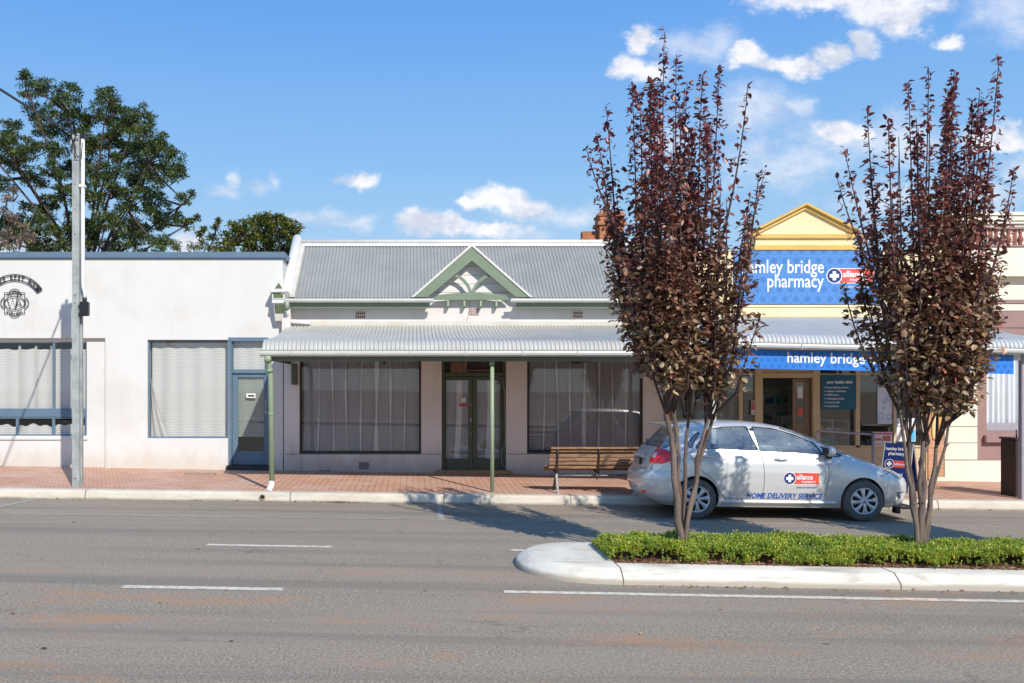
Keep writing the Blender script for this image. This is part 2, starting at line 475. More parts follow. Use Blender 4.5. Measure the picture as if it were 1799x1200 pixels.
def extrude_x(prof, xs, base):
    """profile (y, h) extruded along x on the sloping street"""
    mb = MB(); m = len(prof)
    vs = [(x, y, base(x, y) + h) for x in xs for (y, h) in prof]
    fs = [(i * m + k, (i + 1) * m + k, (i + 1) * m + k + 1, i * m + k + 1) for i in range(len(xs) - 1) for k in range(m - 1)]
    return mb.add(vs, fs)
kp = [(16.74, -0.05), (16.745, 0.03), (16.765, 0.12), (16.785, 0.145), (16.81, 0.155), (17.03, 0.153), (17.03, 0.0)]
kerb = tag(build(extrude_x(kp, [x for x in XS if abs(x) < 200], roadz), 'kerb', M_KERB), kind='structure')
jm = MB()
for x in [-5.67 - 3.55, -5.67, -2.12, 0.545, 2.74, 5.9, 9.1, 12.3, -12.7]:
    z = roadz(x, 16.8)
    jm.prism([(16.738, z + .005), (16.742, z + .03), (16.762, z + .123), (16.782, z + .149), (16.81, z + .158), (17.02, z + .156), (17.02, z + .10), (16.80, z + .1)], x - .007, x + .007, 'x')
tag(build(jm, 'kerb_joints', M_GAP), kind='structure')

def marking(name, pts, mat, h=0.004):
    mb = MB(); n = 14
    (x0, y0), (x1, y1), w0 = pts
    dx, dy = x1 - x0, y1 - y0; L = math.hypot(dx, dy); nx, ny = -dy / L * w0 / 2, dx / L * w0 / 2
    vs = []; fs = []
    for i in range(n + 1):
        t = i / n; x, y = x0 + dx * t, y0 + dy * t
        for sgn in (-1, 1):
            a, b_ = x + nx * sgn, y + ny * sgn
            if abs(dy) < abs(dx): a += -sgn * 0.0
            vs.append((a, b_, roadz(a, b_) + h))
    fs = [(2 * i, 2 * i + 2, 2 * i + 3, 2 * i + 1) for i in range(n)]
    return tag(build(mb.add(vs, fs), name, mat), kind='structure')
marking('lane_line', ((-2.84, 9.47), (-1.27, 9.47), 0.13), M_LINE)
marking('lane_line', ((-2.56, 12.03), (-1.01, 12.03), 0.12), M_LINE)
marking('lane_line', ((0.90, 9.55), (13, 9.50), 0.12), M_LINE)
marking('lane_line', ((1.22, 12.03), (1.5, 12.03), 0.11), M_LINE)
marking('lane_line', ((-11.5, 12.03), (-9.0, 12.03), 0.12), M_LINE)
marking('parking_line', ((-25, 14.68), (25, 14.68), 0.075), M_LINEF)
marking('parking_line', ((0.43, 14.72), (0.45, 16.72), 0.09), M_LINEF)
marking('parking_line', ((-6.75, 14.72), (-6.5, 16.72), 0.10), M_LINEF)
marking('parking_line', ((7.95, 14.72), (7.95, 16.72), 0.09), M_LINEF)

# ------------------------------------------------------------------ traffic island
IX0, IXB, IX1 = 1.17, 2.18, 16.0
def island_path(inset):
    """outline from the far back right round the nose to the far front right"""
    pts = []
    yb, yf = 12.0 - inset, 10.0 + inset
    pts.append((IX1, yb))
    for x in np.linspace(14, 2.3, 12): pts.append((float(x), yb))
    cxn, cyn = 2.15, (yb + yf) / 2
    ax, ay = 2.15 - IX0 - inset, (yb - yf) / 2
    for a in np.linspace(90, 270, 25):
        c_, s_ = math.cos(R(a)), math.sin(R(a))
        pts.append((cxn + ax * math.copysign(abs(c_) ** 0.85, c_), cyn + ay * math.copysign(abs(s_) ** 0.85, s_)))
    for x in np.linspace(2.3, 14, 12): pts.append((float(x), yf - 0.0))
    pts.append((IX1, yf))
    return pts
mb = MB()
rings = [(0.0, -0.03), (0.004, 0.045), (0.03, 0.07), (0.13, 0.135), (0.16, 0.147), (0.44, 0.150)]
allp = []
for ins, h in rings:
    for (x, y) in island_path(ins if ins < 0.44 else 0.44): allp.append((x, y, roadz(x, y) + h))
n = len(island_path(0))
fs = [(r * n + i, r * n + i + 1, (r + 1) * n + i + 1, (r + 1) * n + i) for r in range(len(rings) - 1) for i in range(n - 1)]
mb.add(allp, fs, True)
# nose slab
last = [Vector(p) for p in allp[-n:]]
nose = [p for p in last if p.x < IXB + 0.001] 
c0 = (IXB, nose[0].y, roadz(IXB, nose[0].y) + .15); c1 = (IXB, nose[-1].y, roadz(IXB, nose[-1].y) + .15)
mb.add([c0] + [tuple(p) for p in nose] + [c1], [tuple(range(len(nose) + 2))])
tag(build(mb, 'traffic_island', M_ISL, recalc=False), kind='structure')
g = MB()
for x in (IXB, 5.05, 8.1):
    z = roadz(x, 10)
    g.prism([(10.0 + a - .002, z + h + .003) for a, h in rings] + [(10.44, z + .05), (10.1, z - .02)], x - .006, x + .006, 'x')
g.box(IXB - .004, IXB + .014, 10.44, 11.56, 0.05, roadz(IXB, 11) + .154)
tag(build(g, 'island_joints', M_GAP), kind='structure')
tag(build(extrude_x([(10.44, .05), (10.46, .125), (10.8, .16), (11.2, .17), (11.54, .125), (11.56, .05)], list(np.arange(IXB, 16.1, 0.6)), roadz), 'mulch_bed', M_MULCH), kind='structure')

def fields(nm): return nm
def leaf_mat(name, cols, rough=0.45, trans=0.25, spec=0.5, zmix=None, patch=None):
    """leaf surface, hue varied from leaf to leaf"""
    m, nt, b, P, out = new_mat(name)
    g = nt.nodes.new('ShaderNodeNewGeometry')
    ri = E(nt, g.outputs['Random Per Island'])
    ramp = nt.nodes.new('ShaderNodeValToRGB'); ramp.color_ramp.interpolation = 'LINEAR'
    el = ramp.color_ramp.elements
    while len(el) < len(cols): el.new(0.5)
    for i, (p, c) in enumerate(cols): el[i].position = p; el[i].color = rgba(c)
    nt.links.new(ri.v, ramp.inputs[0]); col = ramp.outputs[0]
    if patch: col = mix(nt, noise(nt, P, patch[1], 5, 0.65).smooth(0.44, 0.60) * patch[2], col, patch[0])
    if zmix:
        z0, z1, cols2, s = zmix
        sep = nt.nodes.new('ShaderNodeSeparateXYZ'); nt.links.new(P, sep.inputs[0])
        r2 = nt.nodes.new('ShaderNodeValToRGB'); e2 = r2.color_ramp.elements
        while len(e2) < len(cols2): e2.new(0.5)
        for i, (p, c) in enumerate(cols2): e2[i].position = p; e2[i].color = rgba(c)
        nt.links.new((ri * 7.31).fract().v, r2.inputs[0])
        k = (E(nt, sep.outputs[2]) + (noise(nt, P, 2.0, 3) - 0.5) * 2.2 + (ri * 3.7).fract() * 0.8).smooth(z0, z1, s, 0.0)
        col = mix(nt, k, col, r2.outputs[0])
    nt.links.new(col, b.inputs['Base Color'])
    b.inputs['Roughness'].default_value = rough; b.inputs['Specular IOR Level'].default_value = spec
    tr = node(nt, 'ShaderNodeBsdfTranslucent'); nt.links.new(col, tr.inputs['Color'])
    ms = node(nt, 'ShaderNodeMixShader', {0: trans}); nt.links.new(b.outputs[0], ms.inputs[1]); nt.links.new(tr.outputs[0], ms.inputs[2])
    nt.links.new(ms.outputs[0], out.inputs[0])
    return m


def leaves(P, D, U, L, W, fold=0.25, six=False):
    """folded lozenge leaves: P base (n,3), D direction, U up-ish normal, L length, W width -> verts, tri pairs"""
    D = D / np.linalg.norm(D, axis=1, keepdims=True)
    S = np.cross(D, U); S /= np.linalg.norm(S, axis=1, keepdims=True) + 1e-9
    N = np.cross(S, D)
    L = L[:, None]; W = W[:, None]
    b = P; t = P + D * L - N * L * 0.12
    m1 = P + D * L * 0.45 + S * W * 0.5 + N * W * fold; m2 = P + D * L * 0.45 - S * W * 0.5 + N * W * fold
    if six:
        a1 = P + D * L * .25 + S * W * .42 + N * W * fold * .8; a2 = P + D * L * .25 - S * W * .42 + N * W * fold * .8
        b1 = P + D * L * .66 + S * W * .40 + N * W * fold * .7 - N * L * .04; b2 = P + D * L * .66 - S * W * .40 + N * W * fold * .7 - N * L * .04
        V = np.stack([b, a1, b1, t, b2, a2], 1).reshape(-1, 3); i = np.arange(len(P))[:, None] * 6
        return V, np.concatenate([i + np.array([[0, 1, 2]]), i + np.array([[0, 2, 3]]), i + np.array([[0, 3, 4]]), i + np.array([[0, 4, 5]])], 1).reshape(-1, 3)
    V = np.stack([b, m1, t, m2], 1).reshape(-1, 3)
    n = len(P); i = np.arange(n)[:, None] * 4
    Fc = np.concatenate([i + np.array([[0, 1, 2]]), i + np.array([[0, 2, 3]])], 1).reshape(-1, 3)
    return V, Fc

# ground cover: rosettes of small fleshy leaves
def ground_cover():
    N = 34000
    x = 2.14 + rng.random(N) ** 0.96 * 8.4
    y = 10.44 + rng.random(N) * 1.18
    edge = np.minimum(np.minimum(y - 10.42, 11.66 - y) / 0.16, (x - 2.12) / 0.16).clip(0.05, 1)
    big = 0.5 + 0.5 * np.sin(x * 3.1 + np.sin(y * 5)) * np.cos(y * 4.3 + x * 1.7)
    lump = np.sin(x * 13 + np.cos(y * 17) * 2) * np.sin(y * 15 + x * 3)
    h = (0.055 + 0.095 * edge ** 0.6 + 0.05 * big * edge + 0.028 * lump * edge + 0.05 * rng.random(N) ** 3 * edge)
    # bare gaps along the front edge, where the mulch shows
    gap = (np.sin(x * 5.3) + np.sin(x * 11.7 + 1) + np.sin(x * 2.2 + 2)) * 0.33
    keep = ~((y < 10.52 + 0.05 * gap) & (gap > 0.0) & (rng.random(N) < 0.85))
    bare = (np.sin(x * 2.9 + 1.2) * np.sin(y * 6.1 + x) > 0.80) & (y < 11.0); keep &= ~(bare & (rng.random(N) < 0.75))
    x, y, h, edge = x[keep], y[keep], h[keep], edge[keep]; N = len(x)
    zb = np.array([roadz(a, b) for a, b in zip(x, y)]) + 0.12 + h
    k = 7
    P = np.repeat(np.stack([x, y, zb], 1), k, 0)
    az = rng.random(N * k) * 2 * np.pi; el = rng.random(N * k) * 1.15 + 0.15
    D = np.stack([np.cos(az) * np.cos(el), np.sin(az) * np.cos(el), np.sin(el)], 1)
    P = P - np.array([0, 0, 1]) * rng.random((N * k, 1)) * 0.045
    U = np.tile([0.0, 0.0, 1.0], (N * k, 1)) + rng.normal(0, .2, (N * k, 3))
    V, Fc = leaves(P, D, U, 0.022 + 0.016 * rng.random(N * k), 0.011 + 0.006 * rng.random(N * k), 0.15)
    m = leaf_mat("ground_cover_leaf", [(0, (0.15, 0.30, 0.05)), (0.35, (0.32, 0.47, 0.06)), (0.65, (0.58, 0.62, 0.07)), (0.93, (0.70, 0.62, 0.07)), (1.0, (0.42, 0.20, 0.05))], 0.45, 0.35, patch=((0.13, 0.28, 0.05), 3.2, 0.4))
    # yellower drifts
    o = link_mesh('ground_cover', V, Fc, m); tag(o, kind='stuff')
    o['label'] = 'low green and yellow succulent ground cover filling the traffic island bed'
ground_cover()

# fallen leaves and bark crumbs at the bed edge and gutters
def litter():
    pts = []
    for _ in range(700): pts.append((2.2 + rng.random() * 8, 10.43 + abs(rng.normal(0, .05)), .155))
    for _ in range(90): pts.append((2.2 + rng.random() * 8, 9.97 - abs(rng.normal(0, .05)), .004))
    for _ in range(160): pts.append((-12 + rng.random() * 24, 16.70 - abs(rng.normal(0, .03)), .004))
    for _ in range(60): pts.append((-1.28 + rng.normal(0, .12) * 1.5, 16.70 - abs(rng.normal(0, .02)), .006))
    for _ in range(40): pts.append((-5 + rng.random() * 14, 7 + rng.random() * 9, .004))
    P = np.array([(x, y, roadz(x, y) + h + .004) for x, y, h in pts]); n = len(P)
    az = rng.random(n) * 6.28
    D = np.stack([np.cos(az), np.sin(az), rng.normal(0.1, .15, n)], 1)
    U = np.tile([0., 0., 1.], (n, 1)) + rng.normal(0, .3, (n, 3))
    V, Fc = leaves(P, D, U, .03 + .04 * rng.random(n), .015 + .02 * rng.random(n), .3)
    m = leaf_mat("dry_leaf", [(0, (0.22, 0.10, 0.05)), (0.5, (0.33, 0.17, 0.09)), (1, (0.5, 0.36, 0.22))], 0.8, 0.1)
    o = link_mesh('leaf_litter', V, Fc, m); tag(o, kind='stuff'); o['label'] = 'dry brown fallen leaves along the kerbs'
litter()

# ------------------------------------------------------------------ building materials
M_WHITE = paint("white_render", (0.675, 0.67, 0.64), (0.61, 0.60, 0.565), rough=0.8, scale=0.7, fine=70, bs=0.35, bd=0.004, streak=((0.50, 0.47, 0.42), 3.0, 0.34), grime=((0.50, 0.42, 0.32), 0.15, 0.75, 0.55))
M_WHITE2 = paint("old_white_render", (0.72, 0.67, 0.635), (0.63, 0.58, 0.54), rough=0.85, scale=1.3, fine=45, bs=0.45, bd=0.006, streak=((0.42, 0.38, 0.34), 2.2, 0.45), grime=((0.40, 0.33, 0.28), 0.15, 0.8, 0.6))
M_BOARDW = paint("white_boards", (0.74, 0.71, 0.68), (0.66, 0.63, 0.60), rough=0.75, scale=3, fine=60)
M_BLUE = paint("slate_blue_paint", (0.115, 0.185, 0.25), (0.095, 0.155, 0.215), rough=0.5, scale=4)
M_GREEN = paint("sage_green_paint", (0.185, 0.235, 0.155), (0.15, 0.195, 0.125), rough=0.55, scale=4, streak=((0.13, 0.17, 0.10), 5, 0.3))
M_PGREEN = paint("pale_green_paint", (0.30, 0.38, 0.24), (0.25, 0.32, 0.20), rough=0.5, scale=8)
M_DGREEN = paint("dark_green_paint", (0.075, 0.095, 0.055), (0.055, 0.07, 0.042), rough=0.5, scale=5)
M_DKBEAM = paint("grey_green_beam", (0.16, 0.20, 0.15), (0.12, 0.155, 0.12), rough=0.6, scale=5)
M_BROWNF = paint("dark_brown_frame", (0.05, 0.04, 0.028), (0.035, 0.028, 0.02), rough=0.6)
M_ROOF = paint("grey_corrugated_iron", (0.34, 0.34, 0.31), (0.265, 0.265, 0.24), rough=0.55, metal=0.15, scale=1.6, fine=30, bs=0.05, streak=((0.27, 0.25, 0.20), 2.5, 0.3))
M_VROOF = paint("pale_corrugated_iron", (0.50, 0.49, 0.445), (0.41, 0.40, 0.36), rough=0.5, metal=0.1, scale=1.6, fine=30, bs=0.05, streak=((0.42, 0.38, 0.30), 3.0, 0.3))
M_ZINC = paint("zinc_roof", (0.54, 0.54, 0.53), (0.46, 0.46, 0.45), rough=0.5, metal=0.15, scale=1.6, fine=30, bs=0.05)
M_GUT = paint("pale_gutter", (0.56, 0.56, 0.53), (0.49, 0.48, 0.45), rough=0.4, scale=3)
M_RIDGE = paint("white_capping", (0.68, 0.66, 0.62), (0.56, 0.54, 0.50), rough=0.5, scale=3)
M_FLASH = paint("cream_flashing", (0.60, 0.57, 0.50), (0.50, 0.44, 0.36), rough=0.6, scale=3)
M_CREAM = paint("cream_yellow_render", (0.83, 0.68, 0.41), (0.76, 0.60, 0.34), rough=0.8, scale=1.5, bs=0.3, streak=((0.60, 0.46, 0.25), 4, 0.25))
M_OCHRE = paint("ochre_moulding", (0.68, 0.45, 0.13), (0.58, 0.37, 0.10), rough=0.75, scale=3)
M_TIMB = paint("cream_timber", (0.62, 0.49, 0.30), (0.52, 0.40, 0.23), rough=0.6, scale=4)
M_STONE = paint("cream_stone_render", (0.80, 0.745, 0.62), (0.72, 0.66, 0.54), rough=0.8, scale=1.2, bs=0.3, streak=((0.55, 0.48, 0.35), 3, 0.25))
M_MAUVE = paint("mauve_paint", (0.33, 0.205, 0.19), (0.28, 0.17, 0.16), rough=0.7, scale=2)
M_MAUVED = paint("dark_mauve_paint", (0.14, 0.07, 0.065), (0.10, 0.05, 0.05), rough=0.7, scale=2)
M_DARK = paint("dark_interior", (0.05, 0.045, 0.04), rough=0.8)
M_ROOM = paint("interior_wall", (0.55, 0.52, 0.46), rough=0.8)
M_STEP = paint("worn_timber_step", (0.42, 0.25, 0.12), (0.30, 0.18, 0.09), rough=0.8, scale=8, stretch=(0.15, 1, 1))
M_BLACK = paint("black_metal", (0.02, 0.018, 0.017), rough=0.5)
M_STEEL = paint("galvanised_steel", (0.42, 0.44, 0.42), (0.27, 0.29, 0.285), rough=0.55, metal=0.15, scale=5, fine=22, amt=0.9, bs=0.1)
M_PVC = paint("white_plastic_pipe", (0.78, 0.77, 0.74), rough=0.4)
M_BLKBOX = paint("black_plastic", (0.015, 0.015, 0.017), rough=0.4)
M_WPAINT = paint("white_gloss_paint", (0.80, 0.79, 0.77), rough=0.4)
M_GREYM = paint("grey_mauve_paint", (0.36, 0.34, 0.37), (0.30, 0.28, 0.31), rough=0.5)
M_SILV = paint("dull_silver", (0.55, 0.55, 0.54), rough=0.35, metal=0.8)
M_TERRA = paint("terracotta_vent", (0.60, 0.47, 0.42), (0.50, 0.36, 0.30), rough=0.85)


def mat_brick(name, c1, c2, mortar):
    m, nt, b, P, out = new_mat(name)
    sep = nt.nodes.new('ShaderNodeSeparateXYZ'); nt.links.new(P, sep.inputs[0])
    v = node(nt, 'ShaderNodeCombineXYZ', {0: E(nt, sep.outputs[0]) + E(nt, sep.outputs[1]), 1: sep.outputs[2]}).outputs[0]
    br = node(nt, 'ShaderNodeTexBrick', {'Scale': 1.0, 'Mortar Size': 0.006, 'Brick Width': 0.235, 'Row Height': 0.086, 'Color1': rgba(c1), 'Color2': rgba(c2), 'Mortar': rgba(mortar)})
    nt.links.new(v, br.inputs['Vector'])
    n = noise(nt, P, 14, 4)
    nt.links.new(mix(nt, n.smooth(0.4, 0.8) * 0.5, br.outputs['Color'], tuple(x * .55 for x in c2)), b.inputs['Base Color'])
    b.inputs['Roughness'].default_value = 0.9
    bump(nt, b, E(nt, br.outputs['Fac']) * -1.0 + n * 0.2, 0.5, 0.008)
    return m
M_BRICK = mat_brick("orange_brick", (0.52, 0.19, 0.08), (0.42, 0.14, 0.06), (0.30, 0.20, 0.14))
M_BRICK2 = mat_brick("pale_orange_brick", (0.60, 0.32, 0.19), (0.52, 0.26, 0.14), (0.62, 0.50, 0.38))


def mat_glass(name, tint=(0.9, 0.92, 0.92), ior=1.5, boost=1.0, pale_film=0.0):
    m = bpy.data.materials.new(name); m.use_nodes = True
    nt = m.node_tree; nt.nodes.clear()
    out = nt.nodes.new('ShaderNodeOutputMaterial')
    t = node(nt, 'ShaderNodeBsdfTransparent', {'Color': rgba(tint)})
    g = node(nt, 'ShaderNodeBsdfGlossy', {'Roughness': 0.02, 'Color': (1, 1, 1, 1)})
    ge = nt.nodes.new('ShaderNodeNewGeometry')
    dt = node(nt, 'ShaderNodeVectorMath', operation='DOT_PRODUCT'); nt.links.new(ge.outputs['Incoming'], dt.inputs[0]); nt.links.new(ge.outputs['Normal'], dt.inputs[1])
    f = ((1.0 - E(nt, dt.outputs['Value']).abs()).pow(5.0) * 0.96 + 0.04 * boost).clamp()
    ms = node(nt, 'ShaderNodeMixShader', {0: f}); nt.links.new(t.outputs[0], ms.inputs[1]); nt.links.new(g.outputs[0], ms.inputs[2])
    last_ = ms
    if pale_film:  # pale teal diffuse layer mixed unevenly over the glass
        df_ = node(nt, 'ShaderNodeBsdfDiffuse', {'Color': (0.62, 0.70, 0.68, 1)})
        P_ = nt.nodes.new('ShaderNodeNewGeometry').outputs['Position']
        dn_ = noise(nt, scaled(nt, P_, (0.7, 1, 2.2)), 3.0, 5, 0.6).smooth(0.3, 0.7, pale_film * 0.4, pale_film * 1.5)
        last_ = node(nt, 'ShaderNodeMixShader', {0: dn_}); nt.links.new(ms.outputs[0], last_.inputs[1]); nt.links.new(df_.outputs[0], last_.inputs[2])
    nt.links.new(last_.outputs[0], out.inputs[0])
    return m
M_GLASS = mat_glass("window_glass", (0.96, 0.97, 0.97), boost=1.0)
M_SHOPGLASS = mat_glass("shop_glass", (0.8, 0.83, 0.82), boost=1.5)


def rings(nt, P, pitch, r=0.40, w=0.09, plane=(0, 2)):
    """staggered rings in a plane, returns 0..1 and the plus sign inside each"""
    sep = nt.nodes.new('ShaderNodeSeparateXYZ'); nt.links.new(P, sep.inputs[0])
    X = E(nt, sep.outputs[plane[0]]) / pitch; Z = E(nt, sep.outputs[plane[1]]) / (pitch * 0.866)
    def one(X, Z2):
        a = X.fract() - 0.5; c = (Z2.fract() - 0.5) * 1.732
        d = (a * a + c * c).sqrt()
        ring = (d - r).abs().smooth(w * 0.35, w, 1, 0)
        plus = a.abs().min(c.abs()).lt(0.085) * a.abs().max(c.abs()).lt(0.24)
        return ring, plus
    r1, p1 = one(X, Z * 0.5)
    r2, p2 = one(X + 0.5, Z * 0.5 + 0.5)
    return r1.max(r2), p1.max(p2)


def mat_lace(name, pitch, c_line, c_gap, folds=0.0, rough=0.9, ringw=0.12):
    m, nt, b, P, out = new_mat(name)
    rg, pl = rings(nt, P, pitch, 0.42, ringw)
    fold = noise(nt, scaled(nt, P, (1, 1, 0.06)), 5.0, 4, 0.6)
    col = mix(nt, rg.max(pl * 0.5), c_gap, c_line)
    nt.links.new(col, b.inputs['Base Color']); b.inputs['Roughness'].default_value = rough
    return m
M_LACE = mat_lace("patterned_net_curtain", 0.050, (0.82, 0.80, 0.76), (0.27, 0.26, 0.245))
M_SHEER = paint("white_net_curtain", (0.80, 0.82, 0.84), (0.62, 0.65, 0.68), rough=0.9, scale=9, stretch=(3, 3, 0.15), fine=90)
M_PLAST = paint("grey_sheet_curtain", (0.29, 0.285, 0.31), (0.21, 0.205, 0.23), rough=0.5, scale=2.5, stretch=(1, 1, 0.3))
M_SEAM = paint("pale_sheet_overlap", (0.62, 0.60, 0.62), (0.45, 0.44, 0.46), rough=0.6, scale=6)


def curtain(parent, x0, x1, z0, z1, y, mat, amp=0.018, wave=0.11, name='curtain', jitter=0.3, hem=0.0):
    nx = max(8, int((x1 - x0) / 0.012)); ph = random.random() * 9
    def fn(u, v):
        x = x0 + (x1 - x0) * u; z = z0 + (z1 - z0) * v
        w = math.sin(x / wave * 6.283 + ph + 1.3 * math.sin(x * 2.1 + ph)) + 0.5 * math.sin(x / wave * 2.7 + z * 0.8)
        zz = z + (hem * (math.sin(x * 23) + math.sin(x * 9.1)) if (v == 1) else 0)
        return (x, y + amp * w * (1 - 0.3 * v), zz)
    return build(MB().grid(fn, nx, 6, True), name, mat, parent)


def window(parent, x0, x1, z0, z1, y, fw, fmat, glass=None, mull=(), rails=(), depth=0.05, name='window'):
    """frame (with mullions at x and rails at z) as one part; its pane is a sub-part"""
    f = MB()
    f.bbox(x0, x0 + fw, y, y + depth, z0, z1); f.bbox(x1 - fw, x1, y, y + depth, z0, z1)
    f.bbox(x0 + fw, x1 - fw, y + .002, y + depth, z0, z0 + fw); f.bbox(x0 + fw, x1 - fw, y + .002, y + depth, z1 - fw, z1)
    for (m0, m1) in mull: f.bbox(m0, m1, y + .003, y + depth, z0 + fw, z1 - fw)
    for (r0, r1) in rails: f.bbox(x0 + fw, x1 - fw, y - .004, y + depth, r0, r1)
    fo = build(f, name, fmat, parent)
    p = MB().box(x0 + fw * .6, x1 - fw * .6, y + depth * .45, y + depth * .45 + .005, z0 + fw * .6, z1 - fw * .6)
    build(p, 'pane', glass or M_GLASS, fo)
    return fo

# ------------------------------------------------------------------ rest room building (left)
rb = empty('rest_room_building', (-7.5, 20.6, 0.2), 'long white rendered building with blue parapet trim and net curtained windows', 'building')
XE = -2.75
recx = (wx(-420), wx(185)); rech = (recx[0], recx[1], -0.6, wz(594))
w2 = (wx(259), wx(400.5), wz(770), wz(597)); dr = (wx(401), wx(472), -0.6, wz(594))
m = MB().wall(-16, XE, -0.6, wz(455), YW, YW + 0.3, [rech, w2, dr])
build(m, 'wall', M_WHITE, rb)
build(MB().box(XE - .25, XE - .002, YW + .3, 34, -.6, wz(455) - .003), 'side_wall', M_WHITE, rb)
infx0, infx1 = recx
lw = (wx(-400), wx(150), wz(766), wz(600.5))
build(MB().wall(infx0 + .001, infx1 - .001, -0.6, wz(594) - .001, YW + .09, YW + .29, [lw]), 'infill_panel', M_WHITE, rb)
cp = MB().bbox(-16, XE + .05, YW - .05, YW + .34, wz(453.5), wz(443)).bbox(-16, XE + .03, YW - .028, YW + .3, wz(456), wz(453.5))
cp.bbox(XE - .26, XE + .049, YW + .342, 34, wz(453.5), wz(443) - .002)
build(cp, 'parapet_trim', M_BLUE, rb)
build(MB().box(-16, XE - .3, YW + .35, 34, 4.2, 4.3), 'roof', M_ROOF, rb)
# left window band: tall panes over a blue rail over low panes
yb = YW + .10
fo = window(rb, lw[0], lw[1], wz(733), wz(600.5), yb, .022, M_BLUE, mull=[(wx(89), wx(93.5)), (wx(-110), wx(-105.5))], rails=[(wz(733), wz(718))])
curtain(fo, lw[0] + .03, lw[1] - .03, wz(719), wz(613), yb + .13, M_LACE, amp=.012, wave=.28, hem=.008)
fo = window(rb, lw[0], lw[1], wz(766), wz(733.5), yb + .003, .03, M_BLUE, mull=[(wx(a), wx(a + 5)) for a in (24, 88, 146, -40, -104)])
curtain(fo, lw[0] + .03, lw[1] - .03, wz(765), wz(748), yb + .13, M_LACE, amp=.012, wave=.28, hem=.02)
build(MB().bbox(lw[0], lw[1] + .02, YW + .055, YW + .10, wz(773), wz(766.5)), 'window_sill', M_WHITE, rb)
M_PGRY0 = paint('net_border', (0.52, 0.50, 0.48), (0.45, 0.44, 0.42), rough=.9)
seams = MB()
for px in (28, 57, 84): seams.box(wx(px - 2), wx(px + 2), yb + .095, yb + .105, wz(719), wz(606))
build(seams, 'curtain_border', M_PGRY0, rb)
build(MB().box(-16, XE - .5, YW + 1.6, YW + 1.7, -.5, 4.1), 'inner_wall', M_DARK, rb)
# second window
fo = window(rb, w2[0], w2[1], w2[2], w2[3], YW + .05, .032, M_BLUE)
curtain(fo, w2[0] + .05, w2[1] - .03, w2[2] + .03, w2[3] - .05, YW + .20, M_LACE, amp=.016, wave=.34)
def drape(u, v):
    x = wx(262) + (wx(292) - wx(262)) * u * (1 - v) ** 1.2; z = wz(768) + (wz(665) - wz(768)) * v
    return (x, YW + .155 + .02 * math.sin(u * 14 + v * 3), z)
build(MB().grid(drape, 20, 16, True), 'curtain_drape', M_PGRY0, fo)
# door with transom
D0, D1 = wx(401), wx(471)
fr = MB().bbox(D0, wx(407), YW - .01, YW + .12, wz(823) - .05, wz(600)).bbox(D0, D1, YW - .015, YW + .12, wz(600) + .001, wz(594) + .015)
fr.bbox(wx(467.5), D1, YW + .04, YW + .12, wz(823) - .05, wz(600)).bbox(wx(407), wx(467.5), YW + .03, YW + .11, wz(656), wz(649)).bbox(wx(407), wx(409), YW + .05, YW + .12, wz(649), wz(600)).bbox(wx(466), wx(467.5), YW + .05, YW + .12, wz(649), wz(600))
df = build(fr, 'door_frame', M_BLUE, rb)
build(MB().box(wx(408), wx(467), YW + .09, YW + .095, wz(650), wz(599)), 'transom_pane', M_GLASS, df)
curtain(df, wx(408), wx(467), wz(649), wz(600), YW + .15, M_LACE, amp=.008, wave=.3)
dz0 = wz(817)
d = MB().bbox(wx(407), wx(417), YW + .07, YW + .11, dz0, wz(656)).bbox(wx(463), wx(468), YW + .07, YW + .11, dz0, wz(656)).bbox(wx(417), wx(463), YW + .072, YW + .11, wz(663), wz(656)).bbox(wx(417), wx(463), YW + .072, YW + .11, dz0, wz(793))
do = build(d, 'door', M_BLUE, rb)
build(MB().box(wx(416.5), wx(463.5), YW + .088, YW + .094, wz(793.5), wz(662.5)), 'pane', M_SHOPGLASS, do)
curtain(do, wx(416), wx(464), wz(768), wz(661), YW + .13, M_LACE, amp=.006, wave=.3)
build(MB().bbox(wx(431.5), wx(448), YW + .06, YW + .087, wz(699.5), wz(691.5)).add(*[[], []]), 'letter_plate', M_WPAINT, do)
build(MB().box(wx(435), wx(446), YW + .057, YW + .062, wz(697), wz(694)), 'letter_slot', M_BLACK, do)
hd = MB().bbox(wx(465), wx(468), YW + .055, YW + .07, wz(727), wz(704)).tube([(wx(466.5), YW + .04, wz(722)), (wx(466.5), YW + .03, wz(714)), (wx(466.5), YW + .04, wz(707))], .01)
build(hd, 'handle', M_SILV, do)
build(MB().bbox(wx(398), wx(474), YW - .06, YW + .3, wz(826) - .04, wz(817.5)), 'doorstep', M_DARK, rb)

